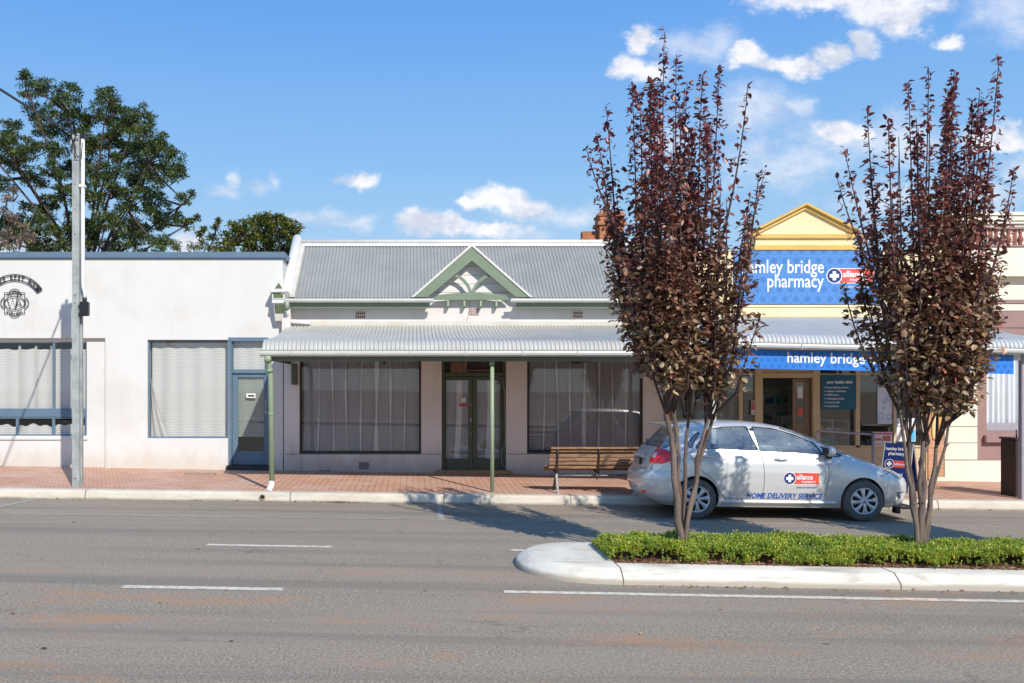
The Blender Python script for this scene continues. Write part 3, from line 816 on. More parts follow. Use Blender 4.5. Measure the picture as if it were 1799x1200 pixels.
# arched sign of iron letters and the wreath-like badge below it
ysg = YW - .035
def arc_pts(cx, cz, r, a0, a1, n=40): return [(cx + r * math.cos(R(a0 + (a1 - a0) * i / n)), cz + r * math.sin(R(a0 + (a1 - a0) * i / n))) for i in range(n + 1)]
def band(mb, pts, w, y0, y1, closed=False):
    n = len(pts); L = []; Rr = []
    for i, p in enumerate(pts):
        a = pts[(i - 1) % n] if (i > 0 or closed) else p; c = pts[(i + 1) % n] if (i < n - 1 or closed) else p
        dx, dz = c[0] - a[0], c[1] - a[1]; l = math.hypot(dx, dz) or 1; nx, nz = -dz / l * w / 2, dx / l * w / 2
        L.append((p[0] + nx, p[1] + nz)); Rr.append((p[0] - nx, p[1] - nz))
    vs = [(x, y0, z) for x, z in L] + [(x, y0, z) for x, z in Rr] + [(x, y1, z) for x, z in L] + [(x, y1, z) for x, z in Rr]
    fs = []
    for i in range(n if closed else n - 1):
        j = (i + 1) % n
        fs += [(i, j, n + j, n + i), (2 * n + i, 3 * n + i, 3 * n + j, 2 * n + j), (i, 2 * n + i, 2 * n + j, j), (n + i, n + j, 3 * n + j, 3 * n + i)]
    mb.add(vs, fs)
ACX, ACZ = wx(27), wz(540); RO, RI = (540 - 483) * YW / 1700, (540 - 492.5) * YW / 1700
ar = empty('arched_sign', (ACX, ysg, ACZ), 'arched black iron sign reading REST ROOM fixed high on the white wall', 'sign')
fm = MB()
ANG0, ANG1 = 33, 147
band(fm, arc_pts(ACX, ACZ, RO, ANG0, ANG1, 50), .022, ysg - .006, ysg); band(fm, arc_pts(ACX, ACZ, RI, ANG0, ANG1, 50), .022, ysg - .006, ysg)
for a in (ANG0, ANG1): band(fm, [(ACX + RI * math.cos(R(a)), ACZ + RI * math.sin(R(a))), (ACX + RO * math.cos(R(a)), ACZ + RO * math.sin(R(a)))], .022, ysg - .0065, ysg - .0005)
build(fm, 'frame', M_BLACK, ar)
def arc_text(s, cx, cz, r, size, a_start, step, flip=False, bold=0.0, xs=0.8):
    mb = MB()
    for i, ch in enumerate(s):
        if ch == ' ': continue
        a = R(a_start - step * i) if not flip else R(a_start + step * i)
        ca, sa = math.cos(a), math.sin(a)
        def mf(u, v, ca=ca, sa=sa):
            if not flip: return (cx + (r + v) * ca + u * sa, ysg - .004, cz + (r + v) * sa - u * ca)
            return (cx + (r - v) * ca - u * sa, ysg - .004, cz + (r - v) * sa + u * ca)
        t = text_mb(ch, size, 0, 0, 0, 'CENTER', bold, xscale=xs, mapf=mf); mb.add(t.v, t.f)
    return mb
build(arc_text("EE REST ROOM", ACX, ACZ, RI + .004, (RO - RI) * 1.22, 118, 7.3, bold=.0035), 'lettering', M_BLACK, ar)
bd = empty('round_badge', (wx(27), ysg, wz(533)), 'black iron club badge with interlaced W and A below the arched sign', 'emblem')
bm_ = MB(); cx, cz = wx(27), wz(532.5); u = YW / 1700
out_pts = []
for (a, b, r, s0, s1) in ((0, 14.2, 11.2, 20, 160), (-14.2, 0, 11.2, 110, 250), (0, -14.2, 11.2, 200, 340), (14.2, 0, 11.2, -70, 70)):
    band(bm_, [(cx + x * u, cz + z * u) for x, z in arc_pts(a, b, r * .9, s0, s1, 18)], .017, ysg - .006, ysg)
    band(bm_, [(cx + x * u, cz + z * u) for x, z in arc_pts(a * .9, b * .9, 6.6, s0 - 10, s1 + 10, 18)], .014, ysg - .0065, ysg - .0005)
for sx in (-1, 1):
    for sz in (-1, 1):
        band(bm_, [(cx + sx * x * u, cz + sz * z * u) for x, z in ((8.5, 17.8), (17.8, 17.8), (17.8, 8.5))], .017, ysg - .007, ysg - .001)
band(bm_, [(cx + x * 1.55 * u, cz + z * u) for x, z in arc_pts(0, 0, 11.5, 0, 360, 40)][:-1], .016, ysg - .0075, ysg - .0015, True)
for st in ([(-13, 8), (-8, -9), (-3.5, 8), (1, -10), (5, 13)], [(2.5, -8), (7, 8), (12, -6)], [(4.5, -2.5), (10.5, -2.5)]):
    band(bm_, [(cx + x * u, cz + z * u) for x, z in st], .016, ysg - .009, ysg - .003)
build(bm_, 'frame', M_BLACK, bd)
tt = arc_text("THE COUNTRY", cx, cz, 16.5 * u, .075, 133, 8.6, bold=.002, xs=.9)
t2 = arc_text("WOMENS", cx, cz, 18.5 * u, .07, 200, 0, bold=.002)
t3 = arc_text("SOUTH AUST", cx, cz, 21.5 * u, .07, 228, 9.0, flip=True, bold=.002, xs=.9)
tt.add(t3.v, t3.f)
build(tt, 'lettering', M_BLACK, bd)

# ------------------------------------------------------------------ middle shop building
sb = empty('shop_building', (1.3, 20.6, 0.2), 'vacant white shop with green gable, grey iron roof and bullnose verandah', 'building')
X0, X1 = -2.73, 5.33
lw = (wx(526), wx(740), wz(797), 2.78); rw = (wx(926), wx(1130), wz(796), 2.78); dd = (wx(776), wx(889.5), wz(829), 2.82)
YM = YW + 0.002
build(MB().wall(X0, X1, -0.6, wz(529), YM, YM + .3, [lw, rw, dd]), 'wall', M_WHITE2, sb)
gz_ = 0.011824
GC, GH = 1.24, 1.265
gm = MB()
zz = wz(529) + .002
while zz < 4.95:
    zt = min(zz + .182, 4.98)
    def hw(z): return max(0.0, (5.02 - z) / .879)
    gm.prism([(GC - hw(zz), zz), (GC + hw(zz), zz), (GC + hw(zt - .006), zt - .006), (GC - hw(zt - .006), zt - .006)], YM + .004, YM + .05)
    zz += .184
build(gm, 'gable_boards', M_BOARDW, sb)
# plinth band and groove
build(MB().box(X0 + .02, wx(776) - .02, YM - .002, YM + .02, wz(798.3), wz(797.3)).box(wx(890) + .02, X1, YM - .002, YM + .02, wz(798.3), wz(797.3)), 'dado_groove', M_MAUVED, sb)
# cracks and missing render near the footpath
ck = MB()
def crack(pts, w=.006):
    pts = [(wx(a), wz(b)) for a, b in pts]; band(ck, pts, w, YM - .0015, YM + .004)
crack([(486, 803), (489, 812), (484, 822), (481, 829)], .012); crack([(528, 800), (530, 815), (529, 825)]); crack([(488, 801), (500, 802.5)], .01)
crack([(500, 828), (540, 828.5), (565, 829.5), (580, 828), (560, 826)], .014); crack([(574, 829), (577, 825), (580, 829)], .02); crack([(620, 830), (660, 831), (705, 831)], .01)
crack([(826, 530), (824, 545), (821, 560), (818, 571)], .008); crack([(512, 783), (516, 800)], .006)
crack([(484, 640), (484.5, 700), (484, 790)], .004)
build(ck, 'cracks', M_MAUVED, sb)

def shop_window(hole, name):
    x0, x1, z0, z1 = hole
    fo = window(sb, x0, x1, z0, z1, YM + .05, .045, M_BROWNF, depth=.06)
    build(MB().bbox(x0, x1, YM - .012, YM + .052, z0 - .012, z0 + .018), 'sill', M_DGREEN, fo)
    # hanging plastic sheets: each edge hangs in front of the next and reads paler where they overlap
    nS = 8; wS = (x1 - x0 - .12) / (nS - .2); k = 0
    for i in range(nS):
        a = x0 + .06 + i * wS * .985; b_ = min(a + wS * 1.0, x1 - .05)
        def fn(u, v, a=a, b_=b_, i=i):
            return (a + (b_ - a) * u + .012 * math.sin(v * 3 + i), YM + .16 + .012 * math.sin(u * 5 + v * 2 + i * 2) + .004 * (i % 2), z0 + .05 + (z1 - z0 - .07) * v)
        build(MB().grid(fn, 14, 8, True), 'curtain', M_PLAST, fo)
        if i < nS - 1:
            wd = (.05, .13, .045, .05, .06, .045, .06, .045)[(i * 3 + (0 if name else 5)) % 8]
            def fs_(u, v, b_=b_, wd=wd, i=i):
                c = b_ + .012 * math.sin(v * 3 + i) + .018 * math.sin(v * 2.2 + i * 1.7)
                ww = wd * (1 + .5 * math.sin(v * 7 + i * 2)) * .5
                return (c + (u - .5) * ww, YM + .135 + .003 * math.sin(v * 9), z0 + .05 + (z1 - z0 - .07) * v)
            build(MB().grid(fs_, 2, 20, True), 'curtain_edge', M_SEAM, fo)
    return fo
shop_window(lw, 0); shop_window(rw, 1)
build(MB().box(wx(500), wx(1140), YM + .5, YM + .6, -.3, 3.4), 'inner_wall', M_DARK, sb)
# double door in its recess
yd = YM + .16
dm = MB()
x0, x1 = wx(776), wx(889.5)
dm.bbox(x0, wx(781.5), yd - .04, yd + .06, wz(829), 2.82).bbox(wx(884.5), x1, yd - .04, yd + .06, wz(829), 2.82).bbox(wx(781.5), wx(884.5), yd - .035, yd + .06, wz(661), wz(654))
dfr = build(dm, 'door_frame', M_DGREEN, sb)
tb = MB().box(wx(781), wx(885), yd + .05, yd + .06, wz(655), 2.82)
build(tb, 'transom_board', M_BROWNF, dfr)
ac = MB().bbox(wx(792), wx(815), yd - .10, yd + .04, wz(654), wz(636)).bbox(wx(822), wx(864), yd - .03, yd + .04, wz(652), wz(649)).bbox(wx(815), wx(821), yd - .12, yd + .04, wz(653.5), wz(628))
build(ac, 'vent_box', paint("rusty_tin", (0.20, 0.12, 0.08), (0.10, 0.06, 0.04), rough=0.8, scale=9), sb)
for k, (a, b_, ga, gb) in enumerate(((781.8, 831.3, 784.5, 824), (831.8, 884.3, 839, 879.5))):
    zt, zb_ = wz(661.5), wz(828)
    lf = MB().bbox(wx(a), wx(ga), yd, yd + .04, zb_, zt).bbox(wx(gb), wx(b_), yd, yd + .04, zb_, zt).bbox(wx(ga), wx(gb), yd + .001, yd + .04, wz(668), zt).bbox(wx(ga), wx(gb), yd + .001, yd + .04, zb_, wz(807.5))
    lo = build(lf, 'door', M_DGREEN, sb)
    build(MB().box(wx(ga) - .005, wx(gb) + .005, yd + .018, yd + .023, wz(808), wz(667.5)), 'pane', M_GLASS, lo)
    curtain(lo, wx(ga) - .01, wx(gb) + .01, wz(808), wz(667), yd + .10, M_PLAST, amp=.008, wave=.3)
    sx = (803, 858)[k]
    build(MB().grid(lambda u, v: (wx(sx - 5 + 10 * u + 5 * math.sin(v * 2)), yd + .07, wz(807) + (wz(668) - wz(807)) * v), 2, 10, True), 'curtain_edge', M_SEAM, lo)
    if k == 0:
        build(MB().bbox(wx(826.5), wx(829), yd - .035, yd - .001, wz(742), wz(734)).tube([(wx(827.7), yd, wz(744)), (wx(827.7), yd - .04, wz(740)), (wx(827.7), yd - .04, wz(736)), (wx(827.7), yd, wz(732))], .006), 'handle', M_SILV, lo)
        build(MB().lathe([(0, -.008), (.016, -.006), (.018, 0)], (wx(827.5), yd, wz(712)), 'y', 14).lathe([(0, -.008), (.014, -.006), (.016, 0)], (wx(827.5), yd, wz(763)), 'y', 14), 'lock', M_SILV, lo)
        build(MB().box(wx(812), wx(818.5), yd + .012, yd + .016, wz(707), wz(700)), 'notice', M_WPAINT, lo)
        build(MB().box(wx(807), wx(822), yd + .011, yd + .015, wz(713.5), wz(710)), 'sticker', paint("red_sticker", (0.55, 0.03, 0.03)), lo)
build(MB().bbox(wx(765), wx(898.5), YM - .10, YM + .16, wz(832.5), wz(826)), 'doorstep', M_STEP, sb)
cbl = MB().tube([(wx(870), yd - .05, wz(661)), (wx(882), YM + .06, wz(664)), (wx(887), YM + .03, wz(690)), (wx(888), YM + .03, wz(780)), (wx(881), YM + .04, wz(795)), (wx(881), YM + .04, wz(812)), (wx(888), YM + .02, wz(824))], .006, 6)
build(cbl, 'cable', M_GREYM, sb)
# vents
def vent(parent, a, b_, c, d, nx, nz, y, mat=None):
    holes = []
    x0, x1, z0, z1 = wx(a), wx(b_), wz(d), wz(c)
    for i in range(nx):
        for j in range(nz):
            cx_ = x0 + (x1 - x0) * (i + .5) / nx; cz_ = z0 + (z1 - z0) * (j + .5) / nz
            holes.append((cx_ - (x1 - x0) / nx * .28, cx_ + (x1 - x0) / nx * .28, cz_ - (z1 - z0) / nz * .3, cz_ + (z1 - z0) / nz * .3))
    v = build(MB().wall(x0, x1, z0, z1, y - .012, y + .002, holes), 'vent', mat or M_TERRA, parent)
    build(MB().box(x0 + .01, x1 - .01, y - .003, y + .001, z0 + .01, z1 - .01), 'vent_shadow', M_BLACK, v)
vent(sb, 624.5, 642, 547.5, 560, 5, 2, YM); vent(sb, 1007, 1023.5, 547, 559, 5, 2, YM); vent(sb, 824, 841.5, 542, 554, 6, 3, YM)
vent(sb, 630.5, 648, 812, 824.5, 6, 4, YM, paint("grey_vent", (0.26, 0.24, 0.24)))

# corrugated roofs
PITCH, AMP = 0.0762, 0.0125
def corrugated(name, parent, xs0, xs1, prof_at, mat, samples=8):
    """prof_at(x) -> list of (y, z); waves run down the slope"""
    n = int((xs1 - xs0) / PITCH * samples); mb = MB(); vs = []; m = None
    for i in range(n + 1):
        x = xs0 + (xs1 - xs0) * i / n; pr = prof_at(x); m = len(pr)
        d = AMP * math.cos(2 * math.pi * (x - xs0) / PITCH)
        for k, (y, z) in enumerate(pr):
            a = pr[max(k - 1, 0)]; c = pr[min(k + 1, m - 1)]; ty, tz = c[0] - a[0], c[1] - a[1]; l = math.hypot(ty, tz) or 1
            vs.append((x, y - tz / l * d, z + ty / l * d))
    fs = [(i * m + k, (i + 1) * m + k, (i + 1) * m + k + 1, i * m + k + 1) for i in range(n) for k in range(m - 1)]
    mb.add(vs, fs, True)
    return build(mb, name, mat, parent, recalc=False)
EY, EZ, RY, RZ = 20.22, 3.87, 22.2, 5.30; RS = (RZ - EZ) / (RY - EY)
def main_prof(x):
    y0 = EY
    t = abs(x - GC)
    if t < GH: y0 = min(max(EY, EY + (5.0 - .879 * t - EZ) / RS), RY - .02)
    return [(y0 + (RY - y0) * k / 3, EZ + RS * (y0 + (RY - y0) * k / 3 - EY)) for k in range(4)]
roof = corrugated('roof', sb, -2.55, X1, main_prof, M_ROOF)
corrugated('rear_roof', sb, -2.55, X1, lambda x: [(RY, RZ), (RY + 2.6, RZ - 2.6 * RS)], M_ROOF, 4)
build(MB().tube([(-2.56, RY, RZ + .045), (X1, RY, RZ + .045)], .05, 12).prism([(RY - .14, RZ - .075), (RY, RZ + .03), (RY + .14, RZ - .075), (RY, RZ + .012)], -2.555, X1, 'x'), 'ridge_cap', M_RIDGE, sb)
for sgn in (-1, 1):
    build(MB().add([(GC, EY + .06, 4.985), (GC + sgn * GH, EY + .06, 4.985 - .879 * GH), (GC + sgn * GH, EY + .11, 4.985 - .879 * GH), (GC, EY + (4.985 - EZ) / RS, 4.985)], [(0, 1, 2, 3)]), 'gable_roof', M_ROOF, sb)
bar = MB(); capm = MB()
yg = EY + .05
for s in (-1, 1):
    e = GC + s * GH
    bar.prism([(GC, 4.955), (e + s * -.06, 4.955 - .879 * (GH - .06)), (e - s * .34, 4.955 - .879 * (GH - .06)), (GC, 4.955 - .29)], yg, yg + .035)
    capm.prism([(GC, 5.015), (e + s * .01, 5.015 - .879 * (GH + .01)), (e - s * .055, 5.015 - .879 * (GH + .01)), (GC, 4.957)], yg - .02, yg + .06)
barge = build(bar, 'barge_board', M_GREEN, sb); build(capm, 'barge_capping', M_RIDGE, sb)
fin = MB().bbox(GC - .018, GC + .018, yg - .015, yg + .03, 4.97, 5.06); build(fin, 'finial', M_RIDGE, sb)
def gp(px, py): return ((px + 2 - 725) * gz_, 2 + (681 - py) * gz_)
yq = yg
bt = MB().prism([gp(758, 525), gp(896, 525), gp(887, 516.5), gp(860, 513.5), gp(828, 512), gp(795, 513.5), gp(768, 516.5)], yg + .04, yg + .09)
for s in (-1, 1):
    pts = [(828 + s * a, b_) for a, b_ in ((1.5, 514), (4, 506), (8, 498.5), (13.5, 491.5), (20, 486), (28, 482), (40, 479.5))]
    band(bt, [gp(*p) for p in pts], .062, yg + .045, yg + .085)
build(bt, 'gable_truss', M_GREEN, sb)
for px in (786, 815, 844, 872):
    cb = MB().bbox(gp(px - 2, 0)[0], gp(px + 2, 0)[0], yg + .06, YM, gp(0, 537)[1], gp(0, 526)[1]).bbox(gp(px - 1.3, 0)[0], gp(px + 1.3, 0)[0], yg + .12, YM, gp(0, 540)[1], gp(0, 537)[1])
    build(cb, 'corbel', M_PGREEN, sb)
build(MB().box(GC - 1.0, GC + 1.0, YM - .01, YM - .002, gp(0, 538)[1], gp(0, 536)[1]), 'wall_moulding', M_BOARDW, sb)
def gutter(mb, xa, xb, y, zt, h=.085, w=.11, zs=0.0):
    pr = [(y + w, zt - .01), (y + w, zt - h), (y + w * .3, zt - h), (y + .01, zt - h * .75), (y, zt - h * .4), (y + .008, zt - .012), (y - .004, zt), (y + .012, zt), (y + .02, zt - .014), (y + w * .35, zt - h + .014), (y + w - .01, zt - h + .014)]
    m_ = len(pr)
    vs = [(xa, a, b_) for a, b_ in pr] + [(xb, a, b_ + zs * (xb - xa)) for a, b_ in pr]
    mb.add(vs, [tuple(range(m_))[::-1], tuple(range(m_, 2 * m_))] + [(i, (i + 1) % m_, (i + 1) % m_ + m_, i + m_) for i in range(m_)])
    return mb
for ga_, gb_ in ((-2.655, .437), (2.05, X1)): build(gutter(MB(), ga_, gb_, EY - .12, 3.858, .088, .12), 'eaves_gutter', M_GUT, sb)
for fa_, fb_ in ((-2.55, .36), (2.17, X1)):
    build(MB().bbox(fa_, fb_, EY + .02, EY + .05, 3.66, 3.80).box(fa_, fb_ - .01, EY + .05, YM, 3.79, 3.80), 'fascia', M_GREEN, sb)
build(MB().box(-2.6, X1, YM - .014, YM - .001, wz(573) - .03, wz(565)), 'flashing', M_FLASH, sb)
# party wall parapet, rounded coping and bracket stack
pl = MB().prism([(20.28, 3.0), (20.28, 3.97), (22.2, 5.40), (24.4, 3.9), (24.4, 3.0)], -2.742, -2.565, 'x')
build(pl, 'party_wall', M_WHITE2, sb)
build(MB().tube([(-2.653, 20.22, 3.93), (-2.653, 22.2, 5.405), (-2.653, 24.4, 3.95)], .107, 16), 'parapet_coping', M_WHITE, sb)
build(MB().prism([(20.2, 3.89), (22.2, 5.27), (22.2, 5.33), (20.2, 3.95)], -2.57, -2.46, 'x'), 'roof_flashing', M_FLASH, sb)
yc = 20.22
def cpx(p): return (p - 725) * yc / 1700
def cpz(p): return 2 + (681 - p) * yc / 1700
cs = MB().prism([(cpx(489.5), cpz(492)), (cpx(479), cpz(508)), (cpx(500), cpz(508))], yc, YM)
cs.bbox(cpx(474.5), cpx(502), yc - .06, YM, cpz(514), cpz(508)); cs.bbox(cpx(478), cpx(500), yc - .01, YM, cpz(525.5), cpz(514.5))
cs.bbox(cpx(478), cpx(500.5), yc - .04, YM, cpz(533), cpz(526.5))
cs.add([(cpx(480.5), yc - .01, cpz(533)), (cpx(499.5), yc - .01, cpz(533)), (cpx(499), yc + .1, cpz(563)), (cpx(482), yc + .1, cpz(563)), (cpx(480.5), YM, cpz(533)), (cpx(499.5), YM, cpz(533)), (cpx(499), YM, cpz(563)), (cpx(482), YM, cpz(563))],
       [(0, 1, 2, 3), (0, 3, 7, 4), (1, 5, 6, 2), (3, 2, 6, 7)])
cso = build(cs, 'wall_bracket', M_WHITE, sb)
M_ROUGH = paint("rough_green_inset", (0.16, 0.21, 0.10), (0.06, 0.08, 0.04), rough=0.9, scale=40, fine=60, amt=1.0, bs=1.0, bd=0.02)
ins = MB().prism([(cpx(489.5), cpz(497)), (cpx(482.5), cpz(507)), (cpx(496.5), cpz(507))], yc - .006, yc).box(cpx(480.5), cpx(497.5), yc - .016, yc - .01, cpz(523.5), cpz(515.5))
ins.add([(cpx(482), yc - .014, cpz(535.5)), (cpx(498), yc - .014, cpz(535.5)), (cpx(497.6), yc + .042, cpz(550)), (cpx(483), yc + .042, cpz(550))], [(0, 1, 2, 3)])
build(ins, 'inset', M_ROUGH, cso)
dp = MB().tube([(-2.615, 20.15, 3.62), (-2.615, 20.3, 3.52), (-2.615, 20.36, 3.45), (-2.60, 20.38, 3.405), (-2.50, 20.38, 3.39), (-2.14, 20.38, 3.365)], .042, 12)
dpo = build(dp, 'downpipe', M_PVC, sb)
build(MB().tube([(-2.615, 20.12, 3.80), (-2.615, 20.15, 3.62)], .045, 12), 'pipe_collar', M_PGREEN, dpo)
# chimneys
def chimney(x0, x1, y0, y1, zt, name='chimney'):
    c = MB().bbox(x0, x1, y0, y1, 4.2, zt - .12, c=.008).bbox(x0 - .05, x1 + .05, y0 - .05, y1 + .05, zt - .34, zt - .25, c=.008).bbox(x0 - .03, x1 + .03, y0 - .03, y1 + .03, zt - .12, zt - .06, c=.008).bbox(x0 + .02, x1 - .02, y0 + .02, y1 - .02, zt - .06, zt, c=.008)
    return build(c, name, M_BRICK, sb)
chimney(4.50, 5.10, 23.3, 23.9, 6.25)
cc = MB().bbox(4.02, 4.497, 23.4, 23.85, 4.2, 5.52, c=.008).bbox(4.07, 4.496, 23.45, 23.8, 5.52, 5.62, c=.008).bbox(4.12, 4.495, 23.5, 23.75, 5.62, 5.80, c=.008)
build(cc, 'chimney', M_BRICK, sb)

# bullnose verandah
def vprof(x): return [(17.06, 2.655), (17.065, 2.70), (17.09, 2.75), (17.14, 2.80), (17.22, 2.835), (17.33, 2.852), (17.46, 2.860), (17.9, 2.893), (18.5, 2.955), (19.2, 3.055), (19.9, 3.18), (20.47, 3.31)]
corrugated('verandah_roof', sb, -2.645, 5.36, vprof, M_VROOF)
gv = gutter(MB(), -2.69, 5.38, 16.99, 2.655, .105, .13)
for px in (512, 611, 720, 818, 919, 1015): gv.bbox((px - 725) * .01 - .007, (px - 725) * .01 + .007, 16.982, 17.0, 2.55, 2.662)
build(gv, 'verandah_gutter', M_GUT, sb)
vb = MB().bbox(-2.60, 5.33, 17.22, 17.30, 2.468, 2.57)
build(vb, 'verandah_beam', M_DKBEAM, sb)
for x in (-2.61, -.6, 1.42, 3.4, 5.28): bx('verandah_rafter', M_BROWNF, sb, x - .03, x + .03, 17.31, YM - .001, 2.50, 2.60)
bx('wall_plate_block', M_DGREEN, sb, wx(513), wx(523), YM - .12, YM - .001, wz(676), 2.499)
pm = MB().tube([(1.418, 17.27, footz(1.418, 17.27) - .02), (1.418, 17.27, 2.47)], .036, 14).tube([(1.418, 17.27, 2.40), (1.418, 17.27, 2.468)], .045, 14)
build(pm, 'verandah_post', M_PGREEN, sb)
zf = footz(-2.5, 17.2)
dn = MB().tube([(-2.555, 17.06, 2.56), (-2.535, 17.1, 2.40), (-2.52, 17.15, 2.2), (-2.495, 17.15, .32)], .047, 16).tube([(-2.555, 17.06, 2.56), (-2.553, 17.07, 2.45)], .062, 16).tube([(-2.531, 17.11, 2.33), (-2.529, 17.12, 2.28)], .056, 16).tube([(-2.512, 17.15, 1.55), (-2.511, 17.15, 1.52)], .052, 16)
dno = build(dn, 'verandah_downpipe', M_PGREEN, sb)
build(MB().tube([(-2.495, 17.145, .335), (-2.50, 17.12, .27), (-2.54, 17.02, .175)], .053, 16), 'pipe_shoe', M_PVC, dno)

# drain mouth in the kerb below the downpipe
dr_ = empty('drain_outlet', (-2.6, 16.74, roadz(-2.6, 16.74)), 'rusty round pipe mouth set in the kerb below the green downpipe', 'drain outlet')
zc = roadz(-2.6, 16.7) + .072
build(MB().lathe([(.038, 0.02), (.038, -.03), (.052, -.03), (.055, 0.02)], (-2.6, 16.755, zc), 'y', 20), 'pipe', paint("rusty_pipe", (0.30, 0.19, 0.11), (0.5, 0.42, 0.33), rough=.8), dr_)
build(MB().lathe([(0, -.008), (.039, -.008)], (-2.6, 16.755, zc), 'y', 20), 'bore', M_BLACK, dr_)
# service cover in the footpath
sc_ = MB()
zs_ = footz(wx(348, 19.6), 19.6)
sc_.prism([(wx(326, 19.75), 19.75), (wx(380, 19.75), 19.75), (wx(376, 19.35), 19.35), (wx(322, 19.35), 19.35)], zs_ - .02, zs_ + .012, 'z')
tag(build(sc_, 'service_cover', paint("worn_cover", (0.36, 0.28, 0.19), (0.22, 0.16, 0.11), rough=.9, scale=20)), 'small worn rectangular service cover in the brick footpath by the blue door', 'cover')

# ------------------------------------------------------------------ pharmacy
def mat_signblue(name, c1, c2, pitch):
    m, nt, b, P, out = new_mat(name)
    rg, pl_ = rings(nt, P, pitch, 0.42, 0.07)
    n = noise(nt, P, 1.2, 3)
    base = mix(nt, n.smooth(.35, .7), c1, tuple(x * .85 for x in c1))
    col = mix(nt, rg * .55, base, c2); col = mix(nt, pl_ * .45, col, tuple(x * .62 for x in c1))
    nt.links.new(col, b.inputs['Base Color']); b.inputs['Roughness'].default_value = .5
    return m
M_SIGN1 = mat_signblue("sign_blue", (0.052, 0.195, 0.50), (0.11, 0.29, 0.62), 0.235)
M_SIGN2 = mat_signblue("fascia_blue", (0.012, 0.175, 0.62), (0.045, 0.29, 0.78), 0.125)
M_LETW = paint("white_lettering", (0.82, 0.82, 0.84), (0.78, 0.78, 0.80), rough=.5)
M_RED = paint("orange_red_panel", (0.72, 0.09, 0.05), (0.66, 0.08, 0.045), rough=.4)
M_NAVY = paint("navy_blue", (0.012, 0.03, 0.16), (0.010, 0.024, 0.13), rough=.4)
M_TEAL = paint("teal_board", (0.005, 0.11, 0.20), (0.005, 0.10, 0.185), rough=.5)

ph = empty('pharmacy_building', (8.2, 20.6, 0.1), 'cream pharmacy with yellow pediment, timber shopfront and pale bullnose verandah', 'building')
PX0, PX1 = 5.335, 11.24
YP = YW + .004
front_x0 = wx(1179)
sf = (front_x0, wx(1628), -0.6, 2.95)
build(MB().wall(PX0, PX1, -.6, wz(440), YP, YP + .35, [sf]), 'wall', M_CREAM, ph)
build(MB().box(PX0, PX1, YP + .351, 30, 4.4, 4.5), 'roof', M_ZINC, ph)
at0, at1 = wx(1328), wx(1502)
build(MB().bbox(at0, at1, YP + .02, YP + .33, wz(440), wz(404)), 'attic', M_CREAM, ph)
md = MB().bbox(at0 - .05, at1 + .05, YP - .07, YP + .34, wz(440) - .0, wz(431.5)).bbox(at0 - .03, at1 + .03, YP - .03, YP + .335, wz(419), wz(411.5)).bbox(at0 - .02, at1 + .02, YP - .015, YP + .3, wz(434), wz(431.5) + .012)
build(md, 'moulding', M_OCHRE, ph)
apx, apz = wx(1415), wz(364)
ex0, ex1, ez = wx(1326), wx(1504), wz(410)
build(MB().prism([(ex0 + .03, ez), (ex1 - .03, ez), (apx, apz - .02)], YP + .025, YP + .32), 'pediment', M_CREAM, ph)
rk = MB()
def rake(mb, t0, t1, y0, y1):
    mb.prism([(apx, apz + t1), (ex0 - .05, ez + t1 - .02), (ex0 - .05, ez + t0 - .02), (apx, apz + t0)], y0, y1)
    mb.prism([(apx, apz + t1), (apx, apz + t0), (ex1 + .05, ez + t0 - .02), (ex1 + .05, ez + t1 - .02)], y0, y1)
rake(rk, -.045, .035, YP - .03, YP + .33); rake(rk, .035, .085, YP - .09, YP + .34)
build(rk, 'raking_moulding', M_OCHRE, ph)
build(MB().bbox(PX0, PX1, YP - .03, YP, wz(540), wz(535.5)).bbox(PX0, PX1, YP - .012, YP - .001, wz(557), wz(540.5)), 'string_course', M_CREAM, ph)

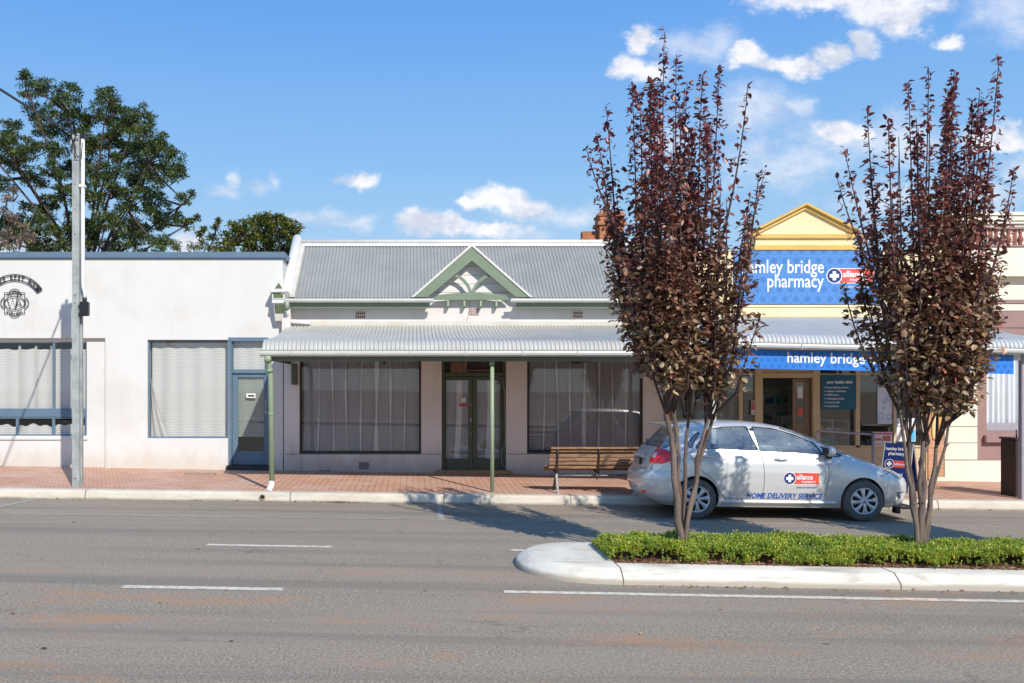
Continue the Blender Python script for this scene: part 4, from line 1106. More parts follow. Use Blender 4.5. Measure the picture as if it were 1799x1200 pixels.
def logo_parts(parent, cx, cz, r, y, boxw, boxh, txt, tag_txt, mapf=None, italic=0.0):
    """blue disc with a white cross, a red panel beside it with a word, a small line below"""
    mf = mapf or (lambda a, b, d: (a, y - d, b))
    n = 40
    def disc(rr, d): return MB().add([mf(cx + rr * math.cos(2 * math.pi * i / n), cz + rr * math.sin(2 * math.pi * i / n), d) for i in range(n)], [tuple(range(n))])
    build(MB().add([mf(cx + r * .3, cz - boxh * .55, .002), mf(cx + r + boxw + r * .06, cz - boxh * .55, .002), mf(cx + r + boxw + r * .06, cz + boxh * .55, .002), mf(cx + r * .3, cz + boxh * .55, .002)], [(0, 1, 2, 3)]), 'panel_border', M_LETW, parent)
    build(MB().add([mf(cx + r * .3, cz - boxh / 2, .003), mf(cx + r + boxw, cz - boxh / 2, .003), mf(cx + r + boxw, cz + boxh / 2, .003), mf(cx + r * .3, cz + boxh / 2, .003)], [(0, 1, 2, 3)]), 'red_panel', M_RED, parent)
    build(disc(r * 1.08, .004), 'disc_border', M_LETW, parent); build(disc(r * .96, .005), 'disc', M_NAVY, parent)
    a, b = r * .24, r * .62
    cr = [(-a, -b), (a, -b), (a, -a), (b, -a), (b, a), (a, a), (a, b), (-a, b), (-a, a), (-b, a), (-b, -a), (-a, -a)]
    build(MB().add([mf(cx + p, cz + q, .006) for p, q in cr], [tuple(range(12))]), 'cross', M_LETW, parent)
    x0 = cx + r * 1.2
    s1 = boxh * .62
    t = text_mb(txt[0], s1, 0, 0, 0, 'LEFT', s1 * .025, xscale=boxw * .92 / (len(txt[0]) * s1 * .50), mapf=lambda u, v: mf(x0 + u, cz - boxh * .08 + v, .006))
    t2 = text_mb(txt[1], boxh * .24, 0, 0, 0, 'LEFT', .001, xscale=1.0, mapf=lambda u, v: mf(x0 + boxw * .2 + u, cz - boxh * .38 + v, .006))
    t.add(t2.v, t2.f); build(t, 'lettering', M_LETW, parent)
    t3 = text_mb(tag_txt, boxh * .2, 0, 0, 0, 'LEFT', .0006, .3, xscale=boxw * .95 / (len(tag_txt) * boxh * .2 * .48), mapf=lambda u, v: mf(x0 + u, cz - boxh * .85 + v, .004))
    return t3

# big parapet sign
us = empty('parapet_sign', (wx(1417), YP - .05, wz(488)), 'large blue sign board across the parapet with white pharmacy name and cross badge', 'sign')
ys = YP - .05
build(MB().bbox(wx(1289), wx(1546), ys, YP - .002, wz(535), wz(440.5)), 'board', M_SIGN1, us)
def fit_text(s, x, z, y, target_w, size, align, bold, mapf=None):
    t = text_mb(s, size, 0, 0, 0, 'LEFT', bold, mapf=lambda a, b: (a, 0, b))
    w = max(v[0] for v in t.v) - min(v[0] for v in t.v)
    k = target_w / w
    x0 = x - target_w if align == 'RIGHT' else x
    t.v = [mapf(x0 + v[0] * k, z + v[2]) if mapf else (x0 + v[0] * k, y, z + v[2]) for v in t.v]
    return t
t = fit_text("hamley bridge", wx(1444.5), wz(480), ys - .003, wx(1444.5) - wx(1300), .40, 'RIGHT', .004)
t2 = fit_text("pharmacy", wx(1444.5), wz(505), ys - .003, wx(1444.5) - wx(1345.5), .40, 'RIGHT', .004)
t.add(t2.v, t2.f); build(t, 'lettering', M_LETW, us)
t3 = logo_parts(us, wx(1464), wz(485), .155, ys, .68, .29, ("alliance", "PHARMACY"), "because your health matters"); build(t3, 'tagline', M_LETW, us)

# verandah with a fall to the right
VX0, VX1 = 5.375, 11.25
def vz(x): return 2.80 - .0215 * (x - 5.75)
def pprof(x):
    z = vz(x)
    wz_ = 3.49
    p = [(17.06, z), (17.065, z + .05), (17.09, z + .10), (17.15, z + .15), (17.24, z + .185), (17.36, z + .20), (17.5, z + .215)]
    za = z + .215
    for t in (.2, .45, .7, 1.0): p.append((17.5 + 2.98 * t, za + (wz_ - za) * (t ** 1.18)))
    return p
corrugated('verandah_roof', ph, VX0, VX1, pprof, M_ZINC)
g = gutter(MB(), VX0 - .01, VX1 + .12, 16.98, vz(VX0), .105, .13, zs=-.0215)
for px in (1408, 1510, 1640, 1760):
    x = (px - 725) * .01; g.bbox(x - .008, x + .008, 16.97, 16.992, vz(x) - .11, vz(x) + .008)
build(g, 'verandah_gutter', M_GUT, ph)
build(MB().prism([(VX0, vz(VX0) - .21), (VX1 + .05, vz(VX1) - .21), (VX1 + .05, vz(VX1) - .11), (VX0, vz(VX0) - .11)], 17.24, 17.32), 'verandah_beam', M_WPAINT, ph)
for x in (5.43, 7.4, 9.3, 11.2): bx('verandah_rafter', M_TIMB, ph, x - .03, x + .03, 17.33, YP - .001, 2.62, 2.70)
bx('verandah_post', M_WPAINT, ph, 5.33, 5.415, 17.26, 17.34, footz(5.37, 17.3) - .03, vz(5.4) - .212)
bx('verandah_post', M_GREYM, ph, 10.84, 10.96, 17.22, 17.33, footz(10.9, 17.3) - .03, vz(10.9) - .1, c=.01)
# long fascia sign
fs_ = empty('fascia_sign', (8.3, 17.2, 2.5), 'long blue fascia sign hung under the pharmacy gutter with white name', 'sign')
def S(px, py): x = (px - 725) * 17.16 / 1700; return x, 2 + (681 - py) * 17.16 / 1700
fa0, fa1 = S(1262, 0)[0], S(1781, 0)[0]
def fzt(x): return vz(x) - .118
def fzb(x): return vz(x) - .455
build(MB().prism([(fa0, fzb(fa0)), (fa1, fzb(fa1)), (fa1, fzt(fa1)), (fa0, fzt(fa0))], 17.16, 17.19), 'board', M_SIGN2, fs_)
build(fit_text("hamley bridge pharmacy", S(1382, 0)[0], 0, 0, S(1622, 0)[0] - S(1382, 0)[0], .265, 'LEFT', .004, mapf=lambda a, b: (a, 17.157, fzb(a) + .125 + b)), 'lettering', M_LETW, fs_)

# timber shopfront
def SX(px): return wx(px)
yf = YP + .06
fr = MB()
zsill = wz(783); ztr = wz(659)
def post(a, b_, z0=None, z1=2.93, d=.0): fr.bbox(wx(a), wx(b_), yf - .02 - d, yf + .09, z0 if z0 is not None else zsill, z1)
post(1179, 1186); post(1300, 1306.5); post(1328, 1341.5, -.4, d=.01); post(1430, 1442.5, -.4, d=.01); post(1505, 1513); post(1572, 1577); post(1621, 1630, -.4)
for a, b_ in ((1186, 1300), (1306.5, 1328), (1442.5, 1505), (1513, 1572), (1577, 1621)):
    fr.bbox(wx(a), wx(b_), yf - .01, yf + .085, ztr - .0, wz(656)); fr.bbox(wx(a), wx(b_), yf - .03, yf + .085, zsill - .04, zsill)
fr.bbox(wx(1341.5), wx(1430), yf - .02, yf + .085, wz(664), wz(655))
for px in (1270, 1317, 1473, 1545): fr.bbox(wx(px), wx(px + 2.5), yf, yf + .08, wz(656), 2.93)
fr.bbox(wx(1179), wx(1630), yf - .03, yf + .09, 2.931, 2.99)
fro = build(fr, 'shopfront_frame', M_TIMB, ph)
build(MB().box(wx(1342), wx(1430), yf + .02, yf + .04, wz(655), 2.93), 'door_head', M_TIMB, fro)
for a, b_ in ((1179, 1328), (1442.5, 1621)):
    sp = MB(); sp.bbox(wx(a), wx(b_), yf, yf + .08, -.5, zsill - .041); sp.bbox(wx(a), wx(b_), yf - .012, yf - .001, wz(806), wz(804))
    build(sp, 'stall_riser', M_TIMB, ph)
for a, b_ in ((1184, 1301), (1305, 1329), (1441, 1506), (1512, 1573), (1576, 1622)):
    pn = build(MB().box(wx(a), wx(b_), yf + .04, yf + .045, zsill - .01, ztr + .01), 'shop_window', M_SHOPGLASS, ph)
    build(MB().box(wx(a), wx(b_), yf + .04, yf + .045, wz(656.5), 2.94), 'transom_window', M_SHOPGLASS, ph)
dl = MB().bbox(wx(1398), wx(1404), yf + .1, yf + .14, -.2, wz(665)).bbox(wx(1419), wx(1429), yf + .1, yf + .14, -.2, wz(665)).bbox(wx(1404), wx(1419), yf + .101, yf + .14, wz(672), wz(665)).bbox(wx(1404), wx(1419), yf + .101, yf + .14, -.2, wz(744))
dlo = build(dl, 'door', paint("brown_door", (0.26, 0.18, 0.11), (0.20, 0.135, 0.08), rough=.5), ph)
build(MB().box(wx(1403), wx(1420), yf + .118, yf + .122, wz(745), wz(671)), 'pane', M_SHOPGLASS, dlo)
build(MB().box(wx(1407), wx(1416), yf + .112, yf + .116, wz(700), wz(680)), 'notice', M_LETW, dlo)
build(MB().box(wx(1407), wx(1416), yf + .112, yf + .116, wz(732), wz(718)), 'notice', M_RED, dlo)
build(MB().bbox(wx(1335), wx(1436), YP - .15, YP + .3, -.4, footz(8, 20.3) + .04), 'doorstep', M_STONE, ph)
# the shop room
room = MB(); xr0, xr1, yr1 = PX0 + .1, PX1 - .1, 25.5
room.add([(xr0, YP + .36, -.05), (xr1, YP + .36, -.05), (xr1, yr1, -.05), (xr0, yr1, -.05), (xr0, YP + .36, 3.1), (xr1, YP + .36, 3.1), (xr1, yr1, 3.1), (xr0, yr1, 3.1)],
         [(0, 1, 2, 3), (7, 6, 5, 4), (3, 2, 6, 7), (0, 3, 7, 4), (1, 5, 6, 2)])
build(room, 'shop_room', M_ROOM, ph, recalc=False)
# brick piers at either side
build(MB().bbox(wx(1167), wx(1179), YP - .05, YP + .1, -.5, 2.98), 'brick_pier', M_BRICK, ph)
bp = MB().wall(wx(1630), wx(1657), -.5, 3.0, YP - .03, YP + .1, [(wx(1637), wx(1649), wz(770), wz(672))])
build(bp, 'brick_pier', M_BRICK2, ph)
build(MB().box(wx(1636), wx(1650), YP + .05, YP + .06, wz(772), wz(670)), 'pier_niche', M_STONE, ph)
build(MB().bbox(wx(1630.5), wx(1657.5), YP - .06, YP - .031, -.5, wz(838)), 'pier_base', M_STONE, ph)
band_ = MB(); band(band_, [(wx(1637), wz(700)), (wx(1637), wz(762)), (wx(1639), wz(770)), (wx(1643), wz(772.5)), (wx(1647), wz(770)), (wx(1649), wz(762)), (wx(1649), wz(700))], .035, YP - .05, YP - .028)
build(band_, 'niche_moulding', M_OCHRE, ph)

# things in and on the shop window
M_PACKS = [paint("pack_" + n_, c, rough=.5) for n_, c in (("white", (.6, .6, .6)), ("red", (.45, .06, .05)), ("blue", (.04, .10, .35)), ("green", (.05, .25, .12)), ("yellow", (.6, .42, .08)), ("teal", (.05, .35, .42)))]
M_SHELF = paint("white_shelving", (0.62, 0.60, 0.56), rough=.5)
def shelf_unit(x0, x1, y0, y1, zb, zt, ns, label, back=True, nv=1):
    e = empty('shelf_unit', ((x0 + x1) / 2, y0, zb), label, 'shelves')
    t_ = .018
    ff = MB().box(x0, x0 + t_, y0, y1, zb, zt).box(x1 - t_, x1, y0, y1, zb, zt)
    for i in range(1, nv): xx = x0 + (x1 - x0) * i / nv; ff.box(xx - t_ / 2, xx + t_ / 2, y0 + .002, y1, zb, zt)
    build(ff, 'side_panel', M_SHELF, e)
    zs = []
    for i in range(ns + 1):
        z = zb + (zt - zb - t_) * i / ns; zs.append(z + t_)
        build(MB().box(x0 + t_, x1 - t_, y0 + .003, y1, z, z + t_), 'shelf', M_SHELF, e)
    if back: build(MB().box(x0 + t_, x1 - t_, y1 + .001, y1 + .01, zb, zt), 'back_panel', M_SHELF, e)
    return zs[:-1]
packs = []
def packet(x, y, z, w, h, d, m):
    o = build(MB().bbox(x, x + w, y, y + d, z + .001, z + h, c=.004), 'product_packet', m)
    tag(o, 'small coloured product packet standing among others on the pharmacy shelves', 'packet', 'packets displayed on the pharmacy shelves'); packs.append(o)
def fill(x0, x1, y, zs, hmax, prob=.8):
    for z in zs:
        x = x0 + .03
        while x < x1 - .12:
            w = random.uniform(.06, .16); h = random.uniform(.4, .9) * hmax
            if random.random() < prob: packet(x, y + random.uniform(.0, .05), z, w, h, .06, random.choice(M_PACKS))
            x += w + random.uniform(.01, .07)
zf_ = 0.0
zs = shelf_unit(wx(1192), wx(1298), YP + .35, YP + .65, .55, 2.1, 4, 'white open display shelves behind the left pharmacy window', back=False, nv=3); fill(wx(1194), wx(1296), YP + .42, zs, .24)
zs = shelf_unit(wx(1446), wx(1503), YP + .3, YP + .6, .45, 1.30, 3, 'low display shelves behind the window under the teal health board', back=False, nv=2); fill(wx(1448), wx(1500), YP + .34, zs, .22)
zs = shelf_unit(wx(1516), wx(1568), YP + .5, YP + .8, .35, 1.05, 2, 'low display shelves behind the window right of the teal board', back=False); fill(wx(1518), wx(1566), YP + .55, zs, .25)
zs = shelf_unit(8.1, 9.2, 23.6, 24.0, 0.0, 2.0, 5, 'tall stocked shelves deep inside the shop, seen through the open doorway'); fill(8.12, 9.15, 23.62, zs, .26, .95)
zs = shelf_unit(8.35, 8.9, 21.9, 22.3, 0.0, 1.35, 4, 'white waist high display stand just inside the open doorway'); fill(8.37, 8.85, 21.92, zs, .2, .95)

hb = empty('health_board', (wx(1473), YP + .02, wz(690)), 'teal board listing health clinic services in the pharmacy window', 'notice board')
yb_ = YP + .012
build(MB().bbox(wx(1443.5), wx(1505), yb_, yb_ + .02, wz(719.5), wz(659.5), c=.002), 'board', M_TEAL, hb)
tx = fit_text("your health clinic", wx(1453), wz(673.5), yb_ - .002, wx(1499) - wx(1453), .085, 'LEFT', .003)
for i, s_ in enumerate(("home delivery service", "medical certificates", "NDSS agent", "medication packs", "scripts on file", "vaccinations")):
    w_ = (38.5, 34, 21.5, 31.5, 23, 22)[i]; z_ = wz(682.2 + 6.55 * i)
    q = fit_text(s_, wx(1452.5), z_, yb_ - .002, w_ * YW / 1700, .058, 'LEFT', .001); tx.add(q.v, q.f)
    tx.add([(wx(1449.6) + .012 * math.cos(a), yb_ - .002, z_ + .02 + .012 * math.sin(a)) for a in np.linspace(0, 6.28, 9)[:-1]], [tuple(range(8))])
q = fit_text("here to", wx(1449), wz(667.5), yb_ - .002, .12, .03, 'LEFT', .0005)
build(tx, 'lettering', M_LETW, hb)

def poster(px0, px1, py0, py1, y, label, bands, name='poster', base=M_LETW):
    e = empty(name, (wx((px0 + px1) / 2), y, wz(py1)), label, 'poster')
    build(MB().box(wx(px0), wx(px1), y, y + .004, wz(py1), wz(py0)), 'sheet', base, e)
    for (a, b_, c, d, m_) in bands:
        build(MB().box(wx(a), wx(b_), y - .003, y - .001, wz(d), wz(c)), 'printed_block', m_, e)
    return e
M_PRED = paint("printed_red", (0.50, 0.10, 0.09), (0.45, 0.16, 0.14), rough=.5, scale=60, amt=1)
M_PBLU = paint("printed_blue", (0.30, 0.45, 0.68), rough=.5)
M_PGRY = paint("printed_grey", (0.35, 0.36, 0.40), rough=.5)
poster(1535, 1550.5, 759, 783, yf - .035, 'left of two red and white price posters at the foot of the window', [(1535.5, 1550, 760, 763.5, M_PRED), (1537, 1548, 765.5, 767, M_PGRY), (1536, 1549.5, 769.5, 774.5, M_PRED), (1537, 1542, 776, 777.5, M_PRED), (1544, 1549, 776, 777.5, M_PRED), (1537, 1549, 779.5, 781.5, M_PRED)])
poster(1551.5, 1568.5, 759, 783, yf - .035, 'right of two red and white price posters at the foot of the window', [(1552.5, 1567.5, 760, 764, M_PRED), (1552.5, 1566, 765.5, 775, M_PRED), (1553, 1560, 777.5, 781.5, M_PGRY)])
ep = poster(1545, 1571, 681, 745, yf + .02, 'tall pale blue poster with bubble rings in the pharmacy window', [(1545.5, 1570.5, 735, 744, paint("pale_print", (0.55, 0.63, 0.75)))], base=paint("pale_blue_print", (0.62, 0.70, 0.82), (0.72, 0.78, 0.86), scale=3))
rgm = MB()
for (a, b_, r_) in ((1551, 730, 5), (1566, 733, 4.5), (1557, 706, 3), (1556, 717, 1.6), (1564, 700, 3.4)):
    band(rgm, arc_pts(wx(a), wz(b_), r_ * .012, 0, 360, 20)[:-1], .018, yf + .015, yf + .017, True)
build(rgm, 'printed_rings', M_PBLU, ep)
poster(1579, 1612, 735, 776, yf + .02, 'white and sky blue poster low in the window behind the pavement sign', [(1600, 1611, 755, 775, paint("sky_print", (0.08, 0.45, 0.75))), (1580, 1598, 741, 744, M_PBLU), (1580, 1596, 748, 750, M_PGRY)])
poster(1320.5, 1327, 704, 728, yf - .03, 'narrow red and white strip notice on the window beside the door post', [(1320.8, 1326.7, 705, 721, M_PRED), (1321.5, 1326, 723, 726.5, M_PGRY)])
for px, c_, lb in ((1278, 2, 'dark blue canister standing on the top display shelf in the left window'), (1289, 5, 'sky blue canister standing on the top display shelf in the left window')):
    o = build(MB().lathe([(0, 0), (.05, 0), (.05, .17), (.045, .19), (0, .195)], (wx(px), YP + .27, wz(699)), 'z', 16), 'canister', M_PACKS[c_]); tag(o, lb, 'canister')
bx_sh = MB().box(wx(1262), wx(1299), YP + .18, YP + .34, wz(699) - .02, wz(699) - .002)
o = tag(build(bx_sh, 'display_ledge', M_SHELF), 'narrow white display ledge behind the left pharmacy window', 'shelf')

# handrail beside the ramp
hr = empty('handrail', (wx(1500, 19.3), 19.3, footz(9, 19.3)), 'grey tubular handrail beside the pharmacy entrance', 'handrail')
def HX(px): return (px - 725) * 19.3 / 1700
def HZ(py): return 2 + (681 - py) * 19.3 / 1700
zb_ = footz(9.1, 19.3)
build(MB().tube([(HX(1433.5), 19.3, zb_), (HX(1433.5), 19.3, HZ(764)), (HX(1435), 19.3, HZ(759)), (HX(1440), 19.3, HZ(757)), (HX(1535), 19.3, HZ(763.5))], .022, 12), 'rail', M_GREYM, hr)
build(MB().tube([(HX(1534), 19.3, zb_), (HX(1534), 19.3, HZ(760))], .03, 12), 'post', M_GREYM, hr)

# folding pavement sign
ab = empty('pavement_sign', (9.2, 18.3, footz(9.2, 18.3)), 'navy folding pavement sign with pharmacy name leaning open behind the car bonnet', 'sign', rz=R(-50))

def ab_obj(mb, name, mat):
    o = bpy.data.objects.new(name, bpy.data.meshes.new(name)); o.data.from_pydata(mb.v, [], mb.f); o.data.materials.append(mat); COL.objects.link(o); o.parent = ab; return o
H_, W_, T_ = .90, .52, .25
for sg, nm in ((-1, 'front_panel'), (1, 'rear_panel')):
    mbp = MB(); th = .02
    mbp.add([(-W_ / 2, sg * T_, 0), (W_ / 2, sg * T_, 0), (W_ / 2, sg * .015, H_), (-W_ / 2, sg * .015, H_), (-W_ / 2, sg * (T_ - th), 0), (W_ / 2, sg * (T_ - th), 0), (W_ / 2, sg * .001, H_), (-W_ / 2, sg * .001, H_)],
            [(0, 1, 2, 3), (7, 6, 5, 4), (0, 4, 5, 1), (1, 5, 6, 2), (2, 6, 7, 3), (3, 7, 4, 0)])
    ab_obj(mbp, nm, M_NAVY)
    for sx in (-1, 1):
        e_ = MB(); e_.tube([(sx * W_ / 2, sg * (T_ - .008), 0), (sx * W_ / 2, sg * .008, H_)], .013, 6); ab_obj(e_, 'edge_trim', M_SILV)
def abm(a, b_, d=.004):
    t_ = b_ / H_; y = -(T_ + (.015 - T_) * t_) - d; return (a, y, b_)
class _P: pass
for s_, z_, w_, h_ in (("hamley bridge", .77, .42, .085), ("pharmacy", .68, .30, .085), ("now", .28, .30, .14), ("open", .13, .32, .14)):
    t = fit_text(s_, -w_ / 2 - .02, z_, 0, w_, h_, 'LEFT', .002, mapf=lambda a, b_: abm(a, b_)); ab_obj(t, 'lettering', M_LETW)
n = 28
ab_obj(MB().add([abm(*p, .0045) for p in ((-.12, .45), (.19, .45), (.19, .58), (-.12, .58))], [(0, 1, 2, 3)]), 'red_panel', M_RED)
ab_obj(MB().add([abm(-.13 + .088 * math.cos(6.283 * i / n), .515 + .088 * math.sin(6.283 * i / n), .005) for i in range(n)], [tuple(range(n))]), 'disc_border', M_LETW)
ab_obj(MB().add([abm(-.13 + .078 * math.cos(6.283 * i / n), .515 + .078 * math.sin(6.283 * i / n), .0055) for i in range(n)], [tuple(range(n))]), 'disc', M_NAVY)
cr = [(-1, -2.6), (1, -2.6), (1, -1), (2.6, -1), (2.6, 1), (1, 1), (1, 2.6), (-1, 2.6), (-1, 1), (-2.6, 1), (-2.6, -1), (-1, -1)]
ab_obj(MB().add([abm(-.13 + p * .019, .515 + q * .019, .006) for p, q in cr], [tuple(range(12))]), 'cross', M_LETW)
ab_obj(fit_text("alliance", -.03, .495, 0, .20, .065, 'LEFT', .001, mapf=lambda a, b_: abm(a, b_, .006)), 'lettering', M_LETW)

# litter bin at the far post
lb = empty('litter_bin', (11.0, 17.75, footz(11, 17.7)), 'tall dark brown litter bin standing beside the grey verandah post', 'litter bin')
z0 = footz(11, 17.75)
build(MB().bbox(10.92, 11.42, 17.52, 17.98, z0 - .02, 1.05, c=.012).bbox(10.90, 11.44, 17.50, 18.0, 1.052, 1.09), 'body', paint("dark_brown_panel", (0.045, 0.028, 0.02), (0.035, 0.02, 0.015), rough=.5), lb)
build(MB().tube([(10.95, 17.55, 1.08), (10.95, 17.55, 1.24)], .012, 8), 'rod', M_BLACK, lb)

# ------------------------------------------------------------------ stone building at the right
st = empty('stone_building', (13.5, 20.5, 0), 'cream rendered building with balustraded parapet, mauve bands and lace curtained window', 'building')
SX0, SX1, YS = 11.245, 19.0, YW - .03
swin = (wx(1733), wx(1850), wz(757.5), wz(618))
build(MB().wall(SX0, SX1, -.7, wz(400), YS + .06, YS + .4, [swin]), 'wall', M_STONE, st)
build(MB().bbox(SX0 + .0, SX1, YS - .02, YS + .059, -.7, wz(809)), 'plinth', M_STONE, st)
bl = MB(); ed = [wz(p) for p in (808, 778.3, 749.8, 721.4, 693.3, 665, 636.5, 608, 579.5)]
for i in range(len(ed) - 1): bl.bbox(SX0 + .01, wx(1716), YS, YS + .06, ed[i] + .006, ed[i + 1] - .006, c=.006)
build(bl, 'quoin_blocks', M_STONE, st)
build(MB().wall(wx(1716) + .001, SX1, wz(808), wz(577), YS + .02, YS + .055, [(wx(1733), wx(1850), wz(757), wz(618))]), 'window_surround', M_MAUVE, st)
build(MB().bbox(wx(1727), wx(1856), YS - .09, YS + .019, wz(777), wz(764.5)), 'window_sill', M_MAUVE, st)
fo = window(st, swin[0], swin[1], swin[2], swin[3], YS + .10, .03, M_PGRY)
build(MB().bbox(swin[0], swin[1], YS + .065, YS + .11, wz(757), wz(743)), 'bottom_rail', M_GREYM, fo)
curtain(fo, swin[0] + .03, swin[1] - .03, wz(744), wz(622), YS + .19, M_SHEER, amp=.03, wave=.12)
cn = MB()
def course(p0, p1, proj, m=None): (m or cn).bbox(SX0 - .02 - proj * .3, SX1, YS + .06 - proj, YS + .42, wz(p1), wz(p0))
course(374, 380, .16); course(380.5, 389, .13); course(389.5, 394, .10); course(394.5, 399, .05)
build(cn, 'cornice', M_STONE, st)
c2 = MB(); course(434, 467, .03, c2); course(467.5, 471, .06, c2); course(471.5, 475, .10, c2); course(475.5, 478, .14, c2); course(478.5, 487, .20, c2); course(503, 527, .02, c2); course(534, 546, .03, c2)
build(c2, 'entablature', M_STONE, st)
c3 = MB(); course(528, 533.5, .05, c3); course(548, 576, .04, c3)
build(c3, 'mauve_band', M_MAUVE, st)
c4 = MB(); course(400, 433.5, -.12, c4); build(c4, 'balustrade_back', M_MAUVED, st)
bcap = MB(); course(399.2, 403, .06, bcap); course(430.5, 433.8, .06, bcap); build(bcap, 'balustrade_rail', M_MAUVE, st)
x = wx(1666)
bp_ = [(.035, 0), (.055, .012), (.035, .03), (.06, .09), (.065, .13), (.04, .19), (.03, .24), (.045, .29), (.035, .33)]
M_BAL = paint("brick_red_baluster", (0.30, 0.10, 0.07), (0.22, 0.07, 0.05), rough=.8)
while x < 15.2:
    build(MB().lathe(bp_, (x, YS + .06, wz(430.5)), 'z', 10).bbox(x + .09, x + .19, YS + .055, YS + .1, wz(430), wz(403.5)), 'baluster', M_BAL, st)
    x += 21.3 * YW / 1700

# ------------------------------------------------------------------ street bench
be = empty('park_bench', (3.3, 17.5, footz(3.3, 17.5)), 'slatted timber bench with curved iron ends on the brick footpath behind the silver car', 'bench')
M_SLAT = paint("varnished_slat", (0.36, 0.19, 0.09), (0.11, 0.045, 0.025), rough=.55, scale=3.5, stretch=(1.2, 8, 8), fine=26, amt=.95)
M_IRON = paint("dark_iron", (0.05, 0.03, 0.03), rough=.5)
M_IRONLIT = paint("sunlit_iron", (0.42, 0.42, 0.40), (0.2, 0.19, 0.18), rough=.6, scale=14, amt=1)  # same iron as the rest, sunlight on the near legs painted in as paler colour
zg = footz(3.3, 17.5)
bx0, bx1 = 2.44, 4.22
for i, (y, z) in enumerate(((17.345, .46), (17.315, .53), (17.29, .60), (17.27, .67))):
    bx('back_slat', M_SLAT, be, bx0, bx1, y - .014, y + .014, zg + z - .028, zg + z + .028)
bx('top_rail', M_SLAT, be, bx0 + .02, bx1, 17.19, 17.30, zg + .79, zg + .825)
bx('back_slat', M_SLAT, be, bx0 + .02, bx1, 17.235, 17.26, zg + .735, zg + .785)
for i in range(6):
    y = 17.39 + i * .078; z = .395 + (.035 if i == 0 else 0) + .012 * abs(i - 2.5)
    bx('seat_slat', M_SLAT, be, bx0 - .02, bx1, y - .032, y + .032, zg + z, zg + z + .032)
bx('seat_slat', M_SLAT, be, bx0 - .02, bx1, 17.83, 17.86, zg + .36, zg + .42)
def bench_end(x, full=True):
    t = MB()
    t.tube([(x, 17.21, zg + .80), (x, 17.24, zg + .70), (x, 17.29, zg + .55), (x, 17.345, zg + .43), (x, 17.37, zg + .36)], [.02, .022, .024, .028, .03], 8)
    t.tube([(x, 17.37, zg + .375), (x, 17.6, zg + .365), (x, 17.82, zg + .40), (x, 17.86, zg + .42)], [.024, .02, .02, .016], 8)
    t.tube([(x, 17.18, zg + .79), (x, 17.25, zg + .775), (x, 17.31, zg + .79)], .014, 8)
    o = build(t, 'iron_end', M_IRON, be)
    if full:
        build(MB().tube([(x, 17.39, zg + .37), (x, 17.37, zg + .28), (x, 17.29, zg + .16), (x, 17.22, zg + .07), (x, 17.19, zg + .015)], [.028, .024, .022, .022, .026], 8).lathe([(0, .02), (.04, .015), (.045, 0)], (x, 17.185, zg), 'z', 12), 'leg', M_IRONLIT, be)
        build(MB().tube([(x, 17.42, zg + .37), (x, 17.50, zg + .26), (x, 17.62, zg + .12), (x, 17.72, zg + .015)], [.028, .022, .022, .026], 8).lathe([(0, .02), (.04, .015), (.045, 0)], (x, 17.725, zg), 'z', 12), 'leg', M_IRON, be)
    else:
        build(MB().tube([(x, 17.38, zg + .37), (x - .03, 17.36, zg + .28), (x - .01, 17.34, zg + .24)], [.03, .026, .012], 8), 'bracket', M_IRON, be)
bench_end(2.58); bench_end(3.32, False); bench_end(4.08)
build(MB().tube([(2.58, 17.5, zg + .30), (4.08, 17.5, zg + .30)], .017, 8), 'stretcher', M_STEEL, be)

# ------------------------------------------------------------------ power pole, its service wire
PXX, PY = -5.99, 17.3
pp = empty('power_pole', (PXX, PY, footz(PXX, PY)), 'galvanised steel power pole with white conduit on the footpath before the rest room', 'power pole')
zpb, zpt = footz(PXX, PY) - .05, 6.52
w = .075
pm_ = MB()
pm_.prism([(PXX - w, zpb), (PXX + w * .75, zpb), (PXX + w * .62, zpt), (PXX - w, zpt)], PY - .07, PY - .055)
pm_.prism([(PXX - w + .012, zpb), (PXX + w, zpb), (PXX + w * .85, zpt - .1), (PXX - w + .012, zpt - .1)], PY + .02, PY + .09)
pm_.bbox(PXX - w + .004, PXX - w + .02, PY - .055, PY + .02, zpb, zpt - .02).bbox(PXX + w * .45, PXX + w * .58, PY - .055, PY + .02, zpb, zpt - .02)
build(pm_, 'steel_section', M_STEEL, pp)
bo = MB()
for py in (325, 369, 413, 520, 533, 840): bo.lathe([(0, -.003), (.011, -.003), (.011, 0)], (PXX - .02, PY - .071, 2 + (681 - py) * .01018), 'y', 10)
build(bo, 'bolt_holes', M_BLACK, pp)
cxx = PXX + .115
cz = lambda p: 2 + (681 - p) * .01018
build(MB().tube([(cxx, PY - .06, cz(246)), (cxx, PY - .06, cz(496)), (cxx + .01, PY - .07, cz(506)), (cxx + .045, PY - .09, cz(515)), (cxx + .05, PY - .1, cz(527))], .033, 12), 'conduit', M_PVC, pp)
build(MB().bbox(cxx - .04, cxx + .04, PY - .1, PY - .0, cz(246), cz(237)), 'conduit_cap', M_BLKBOX, pp)
build(MB().bbox(cxx - .06, cxx + .045, PY - .105, PY - .0, cz(331), cz(326)), 'conduit_strap', M_PVC, pp)
build(MB().bbox(PXX + .08, PXX + .235, PY - .16, PY - .03, cz(556), cz(531), c=.02).tube([(cxx + .05, PY - .1, cz(533)), (cxx + .05, PY - .1, cz(524))], .035, 10).bbox(PXX + .05, PXX + .1, PY - .12, PY - .05, cz(541), cz(536)).bbox(PXX + .05, PXX + .1, PY - .12, PY - .05, cz(555), cz(550)), 'fuse_box', M_BLKBOX, pp)
loops = MB()
